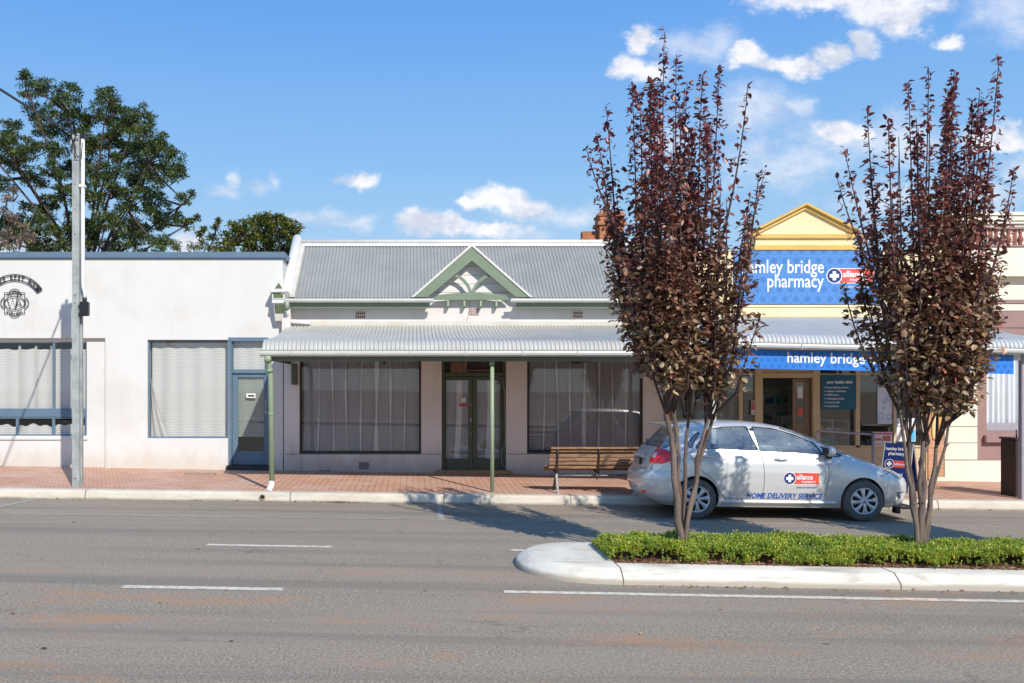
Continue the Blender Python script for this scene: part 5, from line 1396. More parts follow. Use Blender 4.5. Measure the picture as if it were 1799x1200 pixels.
for k in range(4):
    a = random.uniform(-.05, .05)
    loops.tube([(PXX - .05 + a, PY - .08, zpt - .08), (PXX - .02 - a, PY - .15, zpt - .25), (PXX + .03 + a, PY - .14, zpt - .42), (PXX + .1, PY - .1, zpt - .40 + a), (PXX + .12, PY - .09, zpt - .16)], .007, 6)
build(loops, 'loose_cable', M_BLACK, pp)
build(MB().tube([(PXX + .02, PY - .1, zpt - .1), (PXX, PY + .05, zpt + .02)], .03, 8).tube([(PXX - .09, PY - .08, cz(248)), (PXX - .09, PY - .08, cz(262))], .02, 8), 'cable_clamp', M_STEEL, pp)
wire = MB().tube([(PXX + .0, PY, 6.50), (-5.93, 16.0, 6.38), (-5.86, 14.8, 6.275), (-5.77, 13.5, 6.17), (-5.6, 11, 6.02), (-5.3, 6, 5.9), (-4.9, 0, 5.95), (-4.5, -6, 6.15), (-4.2, -12, 6.55)], .019, 8)
tag(build(wire, 'overhead_wire', M_BLACK), 'black service wire running up and left from the top of the steel pole', 'wire')

# ------------------------------------------------------------------ trees
def bark(name, c1, c2): return paint(name, c1, c2, rough=.85, scale=9, stretch=(1, 1, .35), fine=50, amt=.9, bs=.6, bd=.01)
M_BARK = bark("grey_brown_bark", (0.19, 0.14, 0.11), (0.065, 0.045, 0.038))
M_TWIG = bark("dark_twig", (0.09, 0.05, 0.045), (0.05, 0.03, 0.03))
M_PEAR = leaf_mat("purple_leaf", [(0, (0.05, 0.012, 0.018)), (0.3, (0.13, 0.026, 0.032)), (0.6, (0.22, 0.050, 0.050)), (0.85, (0.33, 0.10, 0.085)), (1.0, (0.44, 0.19, 0.13))], .36, .25, .7,
                  zmix=(2.1, 5.4, [(0, (0.07, 0.028, 0.022)), (0.35, (0.21, 0.12, 0.07)), (0.7, (0.42, 0.32, 0.17)), (0.93, (0.60, 0.50, 0.25)), (1.0, (0.55, 0.13, 0.09))], .9))
SCL = 1 / 153.0
def pear(X0, Y0, base_px, shoots, stems, label, seed, mirror=1, sc_leaf=1.0):
    r = np.random.default_rng(seed); rnd = random.Random(seed)
    zb = roadz(X0, Y0) + .12
    e = empty('purple_pear_tree', (X0, Y0, zb), label, 'tree', 'purple leaved trees planted along the traffic island')
    L = lambda px: (px - base_px) * SCL * mirror
    Z = lambda py: 2 + (681 - py) * SCL
    P, D, Lz, Wz, NU = [], [], [], [], []
    tw = MB()
    def spline(p0, p1, p2, n):
        return [((1 - t) ** 2 * p0[0] + 2 * t * (1 - t) * p1[0] + t * t * p2[0], (1 - t) ** 2 * p0[1] + 2 * t * (1 - t) * p1[1] + t * t * p2[1], (1 - t) ** 2 * p0[2] + 2 * t * (1 - t) * p1[2] + t * t * p2[2]) for t in np.linspace(0, 1, n)]
    stem_tops = []
    tr = MB()
    for (sx0, sx1, sy1, rad, dy, ztop) in stems:
        a = (X0 + L(sx0) * .25, Y0 + dy * .15, zb - .05); mid = (X0 + L(sx0) * .95, Y0 + dy * .4, zb + .85); c = (X0 + L(sx1), Y0 + dy, Z(sy1))
        pts = spline(a, mid, c, 9)
        pts = [(p[0] + rnd.gauss(0, .014), p[1] + rnd.gauss(0, .014), p[2]) for p in pts]
        top = (c[0] + (c[0] - mid[0]) * .35 + rnd.gauss(0, .04), c[1] + dy * .3, ztop)
        pts2 = spline(c, ((c[0] * 2 + top[0]) / 3 + (c[0] - mid[0]) * .15, c[1], (c[2] * 1.5 + top[2]) / 2.5), top, 7)[1:]
        pts += pts2
        radii = [1.12 * rad * (1 - .88 * (i / (len(pts) - 1)) ** .8) for i in range(len(pts))]
        radii[0] *= 1.35
        tr.tube(pts, radii, 10)
        for q in range(3):       # knots and short side twigs on the bare lower stem
            i = rnd.randint(3, 8); b_ = pts[i]; ang = rnd.uniform(0, 6.28)
            tr.tube([b_, (b_[0] + .05 * math.cos(ang), b_[1] + .05 * math.sin(ang), b_[2] + .03)], [radii[i] * .55, .006], 6)
        stem_tops.append(pts)
    build(tr, 'trunk', M_BARK, e)
    for (tx, ty, bx_, by, rp) in shoots:
        for rep in range(3 if rp >= 18 else 1):
            jx = rnd.gauss(0, 5) if rep else 0; dy0 = rnd.uniform(-.5, .5) if rp >= 14 else rnd.uniform(-.3, .3)
            tyy = ty + (rnd.uniform(25, 110) if rep else 0)
            bot = (X0 + L(bx_ + jx * .5), Y0 + dy0 * .7, Z(by)); tip = (X0 + L(tx + jx * 1.3), Y0 + dy0 * 1.25, Z(tyy))
            mid = ((bot[0] * .55 + tip[0] * .45) + rnd.gauss(0, .03) + (tip[0] - bot[0]) * .12, (bot[1] + tip[1]) / 2 + rnd.gauss(0, .04), (bot[2] + tip[2]) / 2)
            pts = spline(bot, mid, tip, 14)
            # join to the nearest stem point below
            best = min((p for s_ in stem_tops for p in s_ if p[2] < bot[2] - .1), key=lambda p: (p[0] - bot[0]) ** 2 + (p[1] - bot[1]) ** 2 + ((p[2] - bot[2] + .35) * .6) ** 2, default=bot)
            tw.tube([best] + pts, [.014] + [.012 * (1 - .8 * i / 13) + .0015 for i in range(14)], 6)
            pa = np.array(pts); length = np.sum(np.linalg.norm(np.diff(pa, axis=0), axis=1))
            R_ = rp * SCL
            n_ = int(length * (24 + 3300 * R_ * R_ + 460 * R_))
            t = r.random(n_) ** .92
            idx = t * 13; i0 = idx.astype(int).clip(0, 12); f = (idx - i0)[:, None]
            c = pa[i0] * (1 - f) + pa[i0 + 1] * f
            taper = np.clip((1 - t) * 2.1, .16, 1) * np.clip(.55 + t * 2.5, .5, 1)
            az = r.random(n_) * 2 * np.pi
            rr = R_ * taper * np.sqrt(r.random(n_)) * 1.15
            # grouped in clumps so that gaps open between
            cl = .75 + .45 * np.sin(t * length * 17 + rnd.random() * 6 + np.cos(az * 2 + rnd.random() * 6))
            rr *= cl
            off = np.stack([np.cos(az) * rr, np.sin(az) * rr, r.normal(0, .02, n_)], 1)
            keep = (cl > .42) | (r.random(n_) < .35)
            elv = r.normal(.15, .55, n_) - .25 * (1 - t)
            d = np.stack([np.cos(az + r.normal(0, .7, n_)) * np.cos(elv), np.sin(az + r.normal(0, .7, n_)) * np.cos(elv), np.sin(elv)], 1)
            P.append((c + off)[keep]); D.append(d[keep])
    P = np.concatenate(P); D = np.concatenate(D); n = len(P)
    U = np.tile([0., 0., 1.], (n, 1)) + r.normal(0, .45, (n, 3))
    low = np.clip((4.6 - P[:, 2]) / 2.5, 0, 1)
    Ls = (.042 + .052 * r.random(n) ** 1.3 + .016 * low) * sc_leaf
    V, Fc = leaves(P, D, U, Ls, Ls * (.50 + .15 * r.random(n) + .08 * low), .16, six=True)
    link_mesh('crown', V, Fc, M_PEAR, e)
    build(tw, 'branches', M_TWIG, e)
    print('pear leaves', n)
    return e
T1 = [(1162, 65, 1172, 560, 13), (1187, 97, 1190, 560, 15), (1115, 140, 1122, 520, 20), (1142, 150, 1150, 620, 21), (1246, 118, 1232, 560, 20), (1222, 128, 1212, 560, 20),
      (1298, 160, 1262, 420, 9), (1076, 175, 1090, 430, 12), (1058, 225, 1098, 520, 17), (1026, 265, 1078, 400, 11), (1352, 295, 1312, 450, 8), (1330, 335, 1296, 520, 13), (1308, 320, 1286, 560, 15),
      (1285, 400, 1272, 640, 20), (1180, 200, 1180, 640, 26), (1150, 280, 1168, 660, 24), (1225, 215, 1222, 660, 24), (1250, 380, 1248, 690, 24), (1110, 330, 1135, 620, 24), (1082, 380, 1112, 590, 20),
      (1068, 330, 1108, 470, 18), (1304, 420, 1276, 640, 17), (1200, 330, 1205, 650, 26), (1160, 420, 1172, 690, 26), (1240, 500, 1255, 705, 22), (1110, 470, 1150, 660, 22), (1262, 180, 1252, 380, 17), (1130, 420, 1140, 640, 24), (1185, 480, 1195, 680, 26), (1290, 470, 1272, 690, 18)]
S1 = [(1192, 1163, 690, .046, -.05, 4.9), (1188, 1184, 690, .034, .06, 5.1), (1204, 1216, 700, .03, .16, 4.6), (1212, 1252, 700, .030, -.02, 4.4), (1214, 1272, 705, .036, .1, 4.2), (1198, 1196, 690, .028, .25, 4.8)]
T2 = [(1662, 130, 1650, 520, 15), (1700, 128, 1680, 520, 17), (1622, 125, 1622, 560, 17), (1683, 145, 1672, 560, 20), (1642, 150, 1640, 560, 18), (1707, 165, 1698, 420, 15), (1583, 150, 1592, 540, 14), (1522, 190, 1545, 520, 11),
      (1540, 215, 1560, 540, 16), (1488, 258, 1530, 450, 10), (1468, 312, 1522, 460, 10), (1714, 215, 1692, 420, 13), (1762, 300, 1725, 500, 10), (1768, 345, 1722, 520, 15), (1735, 360, 1712, 560, 20),
      (1560, 280, 1580, 640, 24), (1600, 230, 1612, 660, 26), (1650, 260, 1650, 680, 26), (1690, 280, 1680, 680, 24), (1528, 380, 1566, 620, 17), (1505, 400, 1556, 560, 13), (1540, 420, 1575, 680, 24), (1620, 400, 1620, 710, 28),
      (1670, 420, 1668, 720, 26), (1710, 430, 1700, 660, 22), (1735, 470, 1705, 620, 16), (1590, 470, 1598, 720, 26), (1645, 500, 1645, 725, 26), (1522, 490, 1556, 650, 15), (1690, 520, 1690, 700, 20), (1575, 350, 1590, 600, 24)]
S2 = [(1597, 1570, 720, .030, -.08, 4.6), (1604, 1592, 715, .036, .05, 4.9), (1614, 1614, 700, .034, -.02, 5.1), (1621, 1630, 700, .04, .1, 5.0), (1628, 1658, 720, .032, .0, 4.6), (1632, 1692, 715, .026, .12, 4.4)]
tree1 = pear(3.10, 11.12, 1200, T1, S1, 'purple leaved pear tree standing in front of the silver car, left of two in view', 11)
tree2 = pear(5.85, 11.12, 1617, T2, S2, 'purple leaved pear tree standing past the silver car bonnet, before the blue fascia sign', 12)
tree3 = tree1.copy(); COL.objects.link(tree3); tree3.location = (8.65, 11.12, roadz(8.65, 11.12) + .12); tree3.rotation_euler = (0, 0, R(140))
tree3['label'] = 'purple leaved pear tree furthest along the island, beyond the edge of the photo'
for ch in list(tree1.children):
    c = ch.copy(); COL.objects.link(c); c.parent = tree3

M_FOL = leaf_mat("dark_feathery_leaf", [(0, (0.03, 0.06, 0.022)), (0.35, (0.07, 0.12, 0.035)), (0.7, (0.14, 0.19, 0.05)), (0.92, (0.24, 0.27, 0.075)), (1.0, (0.34, 0.27, 0.08))], .5, .3)
M_FOL2 = leaf_mat("olive_autumn_leaf", [(0, (0.045, 0.075, 0.012)), (0.4, (0.10, 0.15, 0.02)), (0.75, (0.19, 0.22, 0.03)), (0.93, (0.34, 0.28, 0.04)), (1.0, (0.38, 0.17, 0.05))], .5, .35)
M_FOL3 = leaf_mat("sparse_pink_leaf", [(0, (0.22, 0.14, 0.11)), (0.6, (0.35, 0.24, 0.20)), (1.0, (0.30, 0.26, 0.10))], .7, .3)
def far_tree(name, base, D, clumps, mat, label, seed, per=260, leaf=.10, trunk_r=.28, limbs=14, spread=1.0, tw_r=.02):
    r = np.random.default_rng(seed); rnd = random.Random(seed)
    k = D / 1700.0
    W = lambda px: (px - 725) * k
    Z = lambda py: 2 + (681 - py) * k
    bx_, = (W(base[0]),)
    e = empty(name, (bx_, D, 0), label, 'tree')
    C = []
    for (px, py, rp) in clumps:
        dy = rnd.uniform(-1, 1) * 1.6 * spread; s = 1 + dy / D
        C.append((W(px) * s, D + dy, 2 + (Z(py) - 2) * s, rp * k))
    tk = MB(); fork = (bx_, D, Z(base[1]))
    tk.tube([(bx_, D, 0), (bx_ + .1, D, fork[2] * .5), fork], [trunk_r * 1.2, trunk_r, trunk_r * .8], 12)
    br = MB()
    hubs = []
    for i in range(limbs):
        c = C[int(i * len(C) / limbs)]
        mid = ((fork[0] * .6 + c[0] * .4), (fork[1] * .6 + c[1] * .4), fork[2] * .45 + c[2] * .55 - .2)
        pts = [fork, ((fork[0] * 2 + mid[0]) / 3 + rnd.gauss(0, .1), fork[1], (fork[2] * 1.6 + mid[2]) / 2.6), mid, (c[0] * .8 + mid[0] * .2, c[1], c[2] * .8 + mid[2] * .2), c[:3]]
        tk.tube(pts, [trunk_r * .30, trunk_r * .24, trunk_r * .15, trunk_r * .08, tw_r], 8); hubs += pts[1:4]
    for c in C:
        h = min(hubs, key=lambda p: (p[0] - c[0]) ** 2 + (p[1] - c[1]) ** 2 + (p[2] - c[2]) ** 2)
        mm = ((h[0] + c[0]) / 2 + rnd.gauss(0, .08), (h[1] + c[1]) / 2, (h[2] + c[2]) / 2 + rnd.gauss(0, .1))
        br.tube([h, mm, c[:3]], [tw_r * 2.2, tw_r * 1.5, tw_r * .7], 6)
        for q in range(5):
            a = rnd.uniform(0, 6.28); el = rnd.uniform(-.3, 1.2)
            br.tube([c[:3], (c[0] + c[3] * math.cos(a) * math.cos(el), c[1] + c[3] * math.sin(a) * math.cos(el), c[2] + c[3] * math.sin(el) * .8)], [tw_r * .8, tw_r * .25], 5)
    P, Dd = [], []
    for c in C:
        n_sub = 18; n = int(per * (c[3] / (40 * k)) ** 2)
        for s in range(n_sub):
            a = r.random() * 6.28; rr = c[3] * (.25 + .75 * r.random() ** .5); el = r.random() * 2.4 - 1.0
            sc_ = np.array([c[0] + rr * math.cos(a) * math.cos(el), c[1] + rr * math.sin(a) * math.cos(el), c[2] + rr * math.sin(el) * .75])
            m = max(6, n // n_sub); R2 = c[3] * (.20 + .2 * r.random())
            v = r.normal(0, 1, (m, 3)); v /= np.linalg.norm(v, axis=1, keepdims=True); v *= (r.random((m, 1)) ** .45) * R2; v[:, 2] *= .55
            P.append(sc_ + v); dd = v / R2 + r.normal(0, .5, (m, 3)) + np.array([0, 0, .15]); Dd.append(dd)
    P = np.concatenate(P); Dd = np.concatenate(Dd); n = len(P)
    U = np.tile([0., 0., 1.], (n, 1)) + r.normal(0, .4, (n, 3))
    Ls = leaf * (.6 + .8 * r.random(n))
    V, Fc = leaves(P, Dd, U, Ls, Ls * .38, .12)
    link_mesh('crown', V, Fc, mat, e)
    build(tk, 'trunk', M_TWIG, e); build(br, 'branches', M_TWIG, e)
    return e
CL = [(45, 140, 18), (78, 150, 18), (60, 165, 22), (118, 165, 24), (105, 190, 28), (60, 200, 24), (128, 215, 32), (85, 225, 30), (22, 228, 24), (12, 258, 26), (48, 258, 30), (90, 262, 26), (135, 250, 30),
      (192, 178, 26), (175, 200, 28), (215, 210, 32), (243, 205, 26), (262, 240, 30), (228, 245, 36), (195, 250, 36), (165, 270, 34), (245, 275, 34), (280, 265, 26), (305, 275, 20), (315, 300, 20), (290, 310, 30), (255, 315, 36),
      (210, 300, 36), (170, 310, 34), (125, 300, 26), (90, 300, 24), (60, 320, 26), (28, 290, 24), (0, 285, 24), (5, 325, 18), (70, 360, 30), (110, 345, 28), (150, 350, 30), (195, 350, 34), (238, 355, 34), (275, 350, 28),
      (320, 350, 14), (337, 342, 9), (305, 385, 22), (330, 395, 15), (346, 383, 9), (270, 390, 30), (230, 400, 34), (190, 395, 32), (150, 400, 32), (110, 395, 30), (70, 400, 30), (35, 395, 26), (10, 400, 30), (20, 425, 30), (60, 430, 30),
      (110, 430, 32), (160, 430, 32), (210, 432, 32), (255, 430, 30), (290, 430, 24), (-30, 250, 34), (-35, 320, 34), (-30, 390, 36), (-60, 290, 36)]
far_tree('feathery_tree', (150, 520), 32.0, CL, M_FOL, 'tall dark green feathery tree rising behind the rest room building', 21, per=2900, leaf=.10, limbs=20)
CL2 = [(400, 420, 16), (412, 405, 15), (430, 400, 17), (448, 390, 15), (468, 388, 15), (485, 392, 17), (505, 395, 14), (520, 402, 12), (425, 425, 18), (450, 412, 20), (475, 412, 20), (500, 415, 18), (515, 425, 14), (440, 435, 18), (470, 437, 18), (498, 438, 18), (385, 435, 12), (400, 440, 14), (515, 445, 16)]
far_tree('round_tree', (460, 520), 29.0, CL2, M_FOL2, 'rounded olive green tree behind the join of the two left buildings', 22, per=2200, leaf=.13, trunk_r=.16, limbs=8, spread=.5)
CL3 = [(355, 428, 12), (372, 418, 9), (378, 400, 6), (340, 435, 12), (366, 436, 12), (350, 412, 5), (384, 388, 3), (358, 402, 4)]
far_tree('sparse_tree', (362, 500), 27.0, CL3, M_FOL2, 'thin half bare tree with small yellow leaves between the two dense trees', 23, per=420, leaf=.10, trunk_r=.05, limbs=8, spread=.3, tw_r=.012)
CL4 = [(12, 350, 12), (5, 375, 14), (22, 385, 12), (40, 400, 12), (15, 410, 16), (35, 425, 16), (0, 430, 16), (55, 418, 10), (25, 335, 6)]
far_tree('bare_tree', (20, 520), 26.5, CL4, M_FOL3, 'nearly bare pinkish twiggy tree at the left edge above the blue parapet', 24, per=90, leaf=.10, trunk_r=.05, limbs=9, spread=.3, tw_r=.012)

# ------------------------------------------------------------------ silver hatchback
CX, CY = 3.60, 15.91                     # rear end on the street, centre line
CZ = roadz(5.7, 15.9) + .005
car = empty('parked_car', (CX, CY, CZ), 'silver five door hatchback with pharmacy delivery lettering, parked at the kerb', 'car')
SLP = math.atan(roadz(7, 15.5) - roadz(4.4, 15.5)) / 2.6
car.rotation_euler = (0, -math.atan((roadz(7, 15.5) - roadz(4.4, 15.5)) / 2.6), 0)
CZ0 = roadz(CX, 15.5); car.location = (CX, CY, CZ0)
def tab(pts):
    xs = [p[0] for p in pts]; ys = [p[1] for p in pts]
    def f(z):      # slightly smoothed interpolation
        return float(sum(w_ * np.interp(z + d, xs, ys) for d, w_ in ((-.02, .25), (0, .5), (.02, .25)))) if z < 1.44 else float(np.interp(z, xs, ys))
    return f
f_uf = tab([(.20, 4.22), (.26, 4.30), (.45, 4.34), (.55, 4.335), (.64, 4.30), (.71, 4.22), (.77, 4.10), (.83, 3.93), (.89, 3.75), (.96, 3.54), (1.03, 3.36), (1.085, 3.25), (1.216, 2.98), (1.326, 2.71), (1.40, 2.50), (1.45, 2.31), (1.49, 2.10), (1.515, 1.90), (1.53, 1.72)])
f_ur = tab([(.20, .30), (.28, .13), (.36, .05), (.50, .0), (.64, .0), (.70, .03), (.76, .10), (.86, .115), (.98, .16), (1.08, .235), (1.16, .30), (1.30, .43), (1.40, .53), (1.425, .54), (1.44, .46), (1.47, .50), (1.49, .58), (1.515, .85), (1.53, 1.1)])
f_b = tab([(.20, .79), (.28, .835), (.40, .86), (.55, .875), (.75, .878), (.88, .868), (1.0, .842), (1.08, .812), (1.2, .755), (1.3, .705), (1.4, .648), (1.45, .605), (1.49, .52), (1.515, .40), (1.53, .26)])
f_nf = tab([(.2, 3.8), (.6, 4.0), (.75, 4.0), (.9, 4.6), (1.05, 4.8), (1.2, 4.2), (1.4, 3.6), (1.53, 2.6)])
f_nr = tab([(.2, 4.2), (.7, 4.2), (.9, 4.6), (1.1, 4.4), (1.4, 4.2), (1.53, 3.0)])
UC = 1.5
def contour(z, N, inset=0.0):
    """closed plan outline at height z, four quadrants of N points"""
    a1, a0, b_, nf, nr = f_uf(z) - UC - inset, UC - f_ur(z) - inset, f_b(z) - inset, f_nf(z), f_nr(z)
    def quad(a, n):      # from the end (a, 0) to the side (0, b)
        th = np.linspace(0, np.pi / 2, 260); x = a * np.cos(th) ** (2 / n); y = b_ * np.sin(th) ** (2 / n)
        s = np.concatenate([[0], np.cumsum(np.hypot(np.diff(x), np.diff(y)))]); t = np.linspace(0, s[-1], N + 1)
        return np.interp(t, s, x), np.interp(t, s, y)
    xf, yf_ = quad(a1, nf); xr, yr_ = quad(a0, nr)
    pts = [(UC + x, -y) for x, y in zip(xf[:-1], yf_[:-1])]                       # nose -> near side
    pts += [(UC - x, -y) for x, y in zip(xr[:0:-1], yr_[:0:-1])]                  # near side -> tail
    pts += [(UC - x, y) for x, y in zip(xr[:-1], yr_[:-1])]
    pts += [(UC + x, y) for x, y in zip(xf[:0:-1], yf_[:0:-1])]
    return pts
def side_w(u, z):
    n, a = (f_nf(z), f_uf(z) - UC) if u > UC else (f_nr(z), UC - f_ur(z))
    t = min(.999, abs(u - UC) / a)
    return f_b(z) * (1 - t ** n) ** (1 / n)
def front_u(w, z, n=None):
    return UC + (f_uf(z) - UC) * max(0, 1 - (abs(w) / f_b(z)) ** f_nf(z)) ** (1 / f_nf(z))
def rear_u(w, z):
    return UC - (UC - f_ur(z)) * max(0, 1 - min(1, abs(w) / f_b(z)) ** f_nr(z)) ** (1 / f_nr(z))
ZL = list(np.linspace(.20, .30, 6)) + list(np.linspace(.32, 1.40, 62)) + list(np.linspace(1.41, 1.53, 20))
def shell(zl, N, inset, flip):
    mb = MB(); m = 4 * N; vs = []
    for z in zl: vs += [(u, w_, z) for u, w_ in contour(z, N, inset)]
    fs = []
    for i in range(len(zl) - 1):
        for k in range(m):
            q = (i * m + k, i * m + (k + 1) % m, (i + 1) * m + (k + 1) % m, (i + 1) * m + k)
            fs.append(q[::-1] if not flip else q)
    o = len(zl)
    fs.append(tuple(range(m)) if not flip else tuple(range(m))[::-1])
    top = tuple((o - 1) * m + k for k in range(m)); fs.append(top[::-1] if not flip else top)
    mb.add(vs, fs, True); return mb
def raw_obj(mb, name):
    me = bpy.data.meshes.new(name); me.from_pydata([tuple(v) for v in mb.v], [], mb.f)
    o = bpy.data.objects.new(name, me); COL.objects.link(o); return o
outer = shell(ZL, 64, 0, False)
inner = shell([.42] + list(np.linspace(.5, 1.485, 24)), 24, .045, True)
outer.add(inner.v, inner.f, True)
body = raw_obj(outer, 'body')
bm = bmesh.new(); bm.from_mesh(body.data)
vol = bm.calc_volume(signed=True)
if vol < 0: bmesh.ops.reverse_faces(bm, faces=bm.faces)
bm.to_mesh(body.data); bm.free()
def rounded(poly, r=.03, k=4):
    """polygon with softened corners"""
    out = []; n = len(poly)
    for i in range(n):
        p = Vector(poly[i]); a = Vector(poly[i - 1]); c = Vector(poly[(i + 1) % n])
        da, dc = (a - p), (c - p); ra = min(r, da.length * .45); rc = min(r, dc.length * .45)
        s = p + da.normalized() * ra; e_ = p + dc.normalized() * rc
        for j in range(k + 1):
            t = j / k; out.append(tuple((1 - t) ** 2 * s + 2 * t * (1 - t) * p + t * t * e_))
    return out
WIN_R = [(.80, 1.105), (1.02, 1.385), (1.28, 1.437), (1.655, 1.448), (1.785, 1.085)]
WIN_Q = [(.655, 1.135), (.745, 1.112), (.90, 1.345), (.85, 1.335)]
WIN_F = [(1.80, 1.075), (1.735, 1.447), (2.06, 1.425), (2.42, 1.325), (2.70, 1.205), (2.80, 1.03), (2.60, 1.045)]
WIN_V = [(2.86, 1.02), (2.79, 1.165), (3.12, 1.015), (3.02, .995)]
WIN_R, WIN_F = rounded(WIN_R), rounded(WIN_F); WIN_Q, WIN_V = rounded(WIN_Q, .015), rounded(WIN_V, .02)
cutters = []
for poly in (WIN_R, WIN_F, WIN_Q, WIN_V): cutters.append(MB().prism(poly, -1.2, 1.2))
# windscreen and tailgate glass: trapezoids seen end on, cut from the outside inwards
FW = [(-.70, 1.03), (.70, 1.03), (.545, 1.43), (-.545, 1.43)]
RW = [(-.66, 1.10), (.66, 1.10), (.53, 1.385), (-.53, 1.385)]
FW = rounded(FW, .05); RW = rounded(RW, .05)
cutters.append(MB().prism([(w_, z) for w_, z in FW], UC + .35, 6.0, 'x')); cutters.append(MB().prism(RW, -2.0, UC - .6, 'x'))
WR, WF, WRAD = .815, 3.425, .317
for u in (WR, WF):
    for s in (-1, 1):
        c = MB(); n = 40; ra = .350
        pts = [(u + ra * math.cos(2 * math.pi * i / n), .335 + ra * math.sin(2 * math.pi * i / n)) for i in range(n)]
        c.prism(pts, s * .60, s * 1.1); cutters.append(c)
# lower front corner intake
for s in (-1, 1): cutters.append(MB().box(4.02, 4.6, s * .52, s * .74, .33, .45))
cutters.append(MB().box(4.22, 4.6, -.42, .42, .30, .42)); cutters.append(MB().box(4.22, 4.6, -.36, .36, .58, .66))
for c in cutters:
    co = raw_obj(c, 'cut')
    b2 = bmesh.new(); b2.from_mesh(co.data); bmesh.ops.recalc_face_normals(b2, faces=b2.faces)
    if b2.calc_volume(signed=True) < 0: bmesh.ops.reverse_faces(b2, faces=b2.faces)
    b2.to_mesh(co.data); b2.free()
    md_ = body.modifiers.new('b', 'BOOLEAN'); md_.operation = 'DIFFERENCE'; md_.object = co; md_.solver = 'EXACT'
dg = bpy.context.evaluated_depsgraph_get(); dg.update()
nm_ = bpy.data.meshes.new_from_object(body.evaluated_get(dg))
for o in [o for o in bpy.data.objects if o.name.startswith('cut')]: bpy.data.objects.remove(o)
body.modifiers.clear(); body.data = nm_
bm = bmesh.new(); bm.from_mesh(nm_)
for f in bm.faces: f.smooth = True
for e_ in bm.edges:
    if len(e_.link_faces) == 2 and e_.calc_face_angle(0) > R(32): e_.smooth = False
print('car body faces', len(bm.faces), 'volume', bm.calc_volume())
bm.to_mesh(nm_); bm.free()
def mat_carpaint():
    m, nt, b, P, out = new_mat("silver_car_paint")
    n = noise(nt, P, 900, 2, .5); d = noise(nt, P, 2.2, 4, .6)
    nt.links.new(mix(nt, (n - .5) * .5 + .5, (0.74, 0.73, 0.70), (0.64, 0.63, 0.61)), b.inputs['Base Color'])
    b.inputs['Metallic'].default_value = .38; setc(nt, b, 'Roughness', d * .12 + .27)
    b.inputs['Coat Weight'].default_value = .8; b.inputs['Coat Roughness'].default_value = .04
    return m
M_CAR = mat_carpaint()
body.data.materials.clear(); body.data.materials.append(M_CAR); body.parent = car
M_TRIM = paint("black_trim", (0.018, 0.018, 0.02), rough=.45)
M_CGLASS = mat_glass("car_glass", (0.74, 0.84, 0.83), boost=7.0, pale_film=0.15)
M_TYRE = paint("tyre_rubber", (0.10, 0.095, 0.088), (0.15, 0.14, 0.128), rough=.85, scale=12, amt=.8)
M_RIM = paint("silver_wheel_cover", (0.66, 0.65, 0.65), (0.58, 0.56, 0.56), rough=.32, metal=.5)
M_BRK = paint("rusty_brake", (0.10, 0.05, 0.035), (0.05, 0.03, 0.025), rough=.8)
M_REDL = paint("red_lens", (0.80, 0.015, 0.012), (0.62, 0.010, 0.010), rough=.12, coat=1.0, bs=0)
M_HEADL = paint("headlight_lens", (0.55, 0.60, 0.62), (0.30, 0.34, 0.36), rough=.1, coat=1.0, scale=14, bs=0, metal=.3)
M_SEAT = paint("dark_seat_cloth", (0.06, 0.06, 0.065), (0.045, 0.045, 0.05), rough=.9)
M_DASH = paint("dashboard_plastic", (0.14, 0.135, 0.13), rough=.7)
def cbuild(mb, name, mat, parent=None, recalc=True, smooth=None):
    me = bpy.data.meshes.new(name); me.from_pydata([tuple(v) for v in mb.v], [], mb.f); me.polygons.foreach_set('use_smooth', mb.smooth)
    if recalc:
        b_ = bmesh.new(); b_.from_mesh(me); bmesh.ops.recalc_face_normals(b_, faces=b_.faces); b_.to_mesh(me); b_.free()
    me.materials.append(mat); o = bpy.data.objects.new(name, me); COL.objects.link(o); o.parent = parent or car; return o
# underbody between the wheel arches
cbuild(MB().bbox(.35, 4.0, -.60, .60, .19, .42, c=.03), 'underbody', M_TRIM)
for u in (WR, WF):
    for s in (-1, 1): cbuild(MB().lathe([(.347, -.17 * s), (.347, .03 * s)], (u, s * .76, .335), 'y', 30, a0=R(-20), a1=R(200)), 'wheel_liner', M_TRIM, recalc=False)
def fill_poly(poly, mapf, inset=0):
    """curved pane: polygon filled with a fine grid clipped by scanlines, each point put on the body surface"""
    mb = MB(); us = [p[0] for p in poly]; u0, u1 = min(us), max(us); n = 26; rows = []
    for i in range(n + 1):
        u = u0 + (u1 - u0) * (i + (1e-3 if i == 0 else (-1e-3 if i == n else 0))) / n; zs = []
        for a, c in zip(poly, poly[1:] + poly[:1]):
            if (a[0] - u) * (c[0] - u) < 0: zs.append(a[1] + (c[1] - a[1]) * (u - a[0]) / (c[0] - a[0]))
        zs = [min(zs), max(zs)] if len(zs) >= 2 else [poly[0][1]] * 2
        rows.append([(u, zs[0] + (zs[1] - zs[0]) * j / 8) for j in range(9)])
    vs = [mapf(u, z) for r_ in rows for (u, z) in r_]
    fs = [(i * 9 + j, (i + 1) * 9 + j, (i + 1) * 9 + j + 1, i * 9 + j + 1) for i in range(n) for j in range(8)]
    return mb.add(vs, fs, True)
def grow(poly, d):
    cx = sum(p[0] for p in poly) / len(poly); cz_ = sum(p[1] for p in poly) / len(poly)
    return [(p[0] + d * np.sign(p[0] - cx) * min(1, abs(p[0] - cx) * 8), p[1] + d * np.sign(p[1] - cz_) * min(1, abs(p[1] - cz_) * 8)) for p in poly]
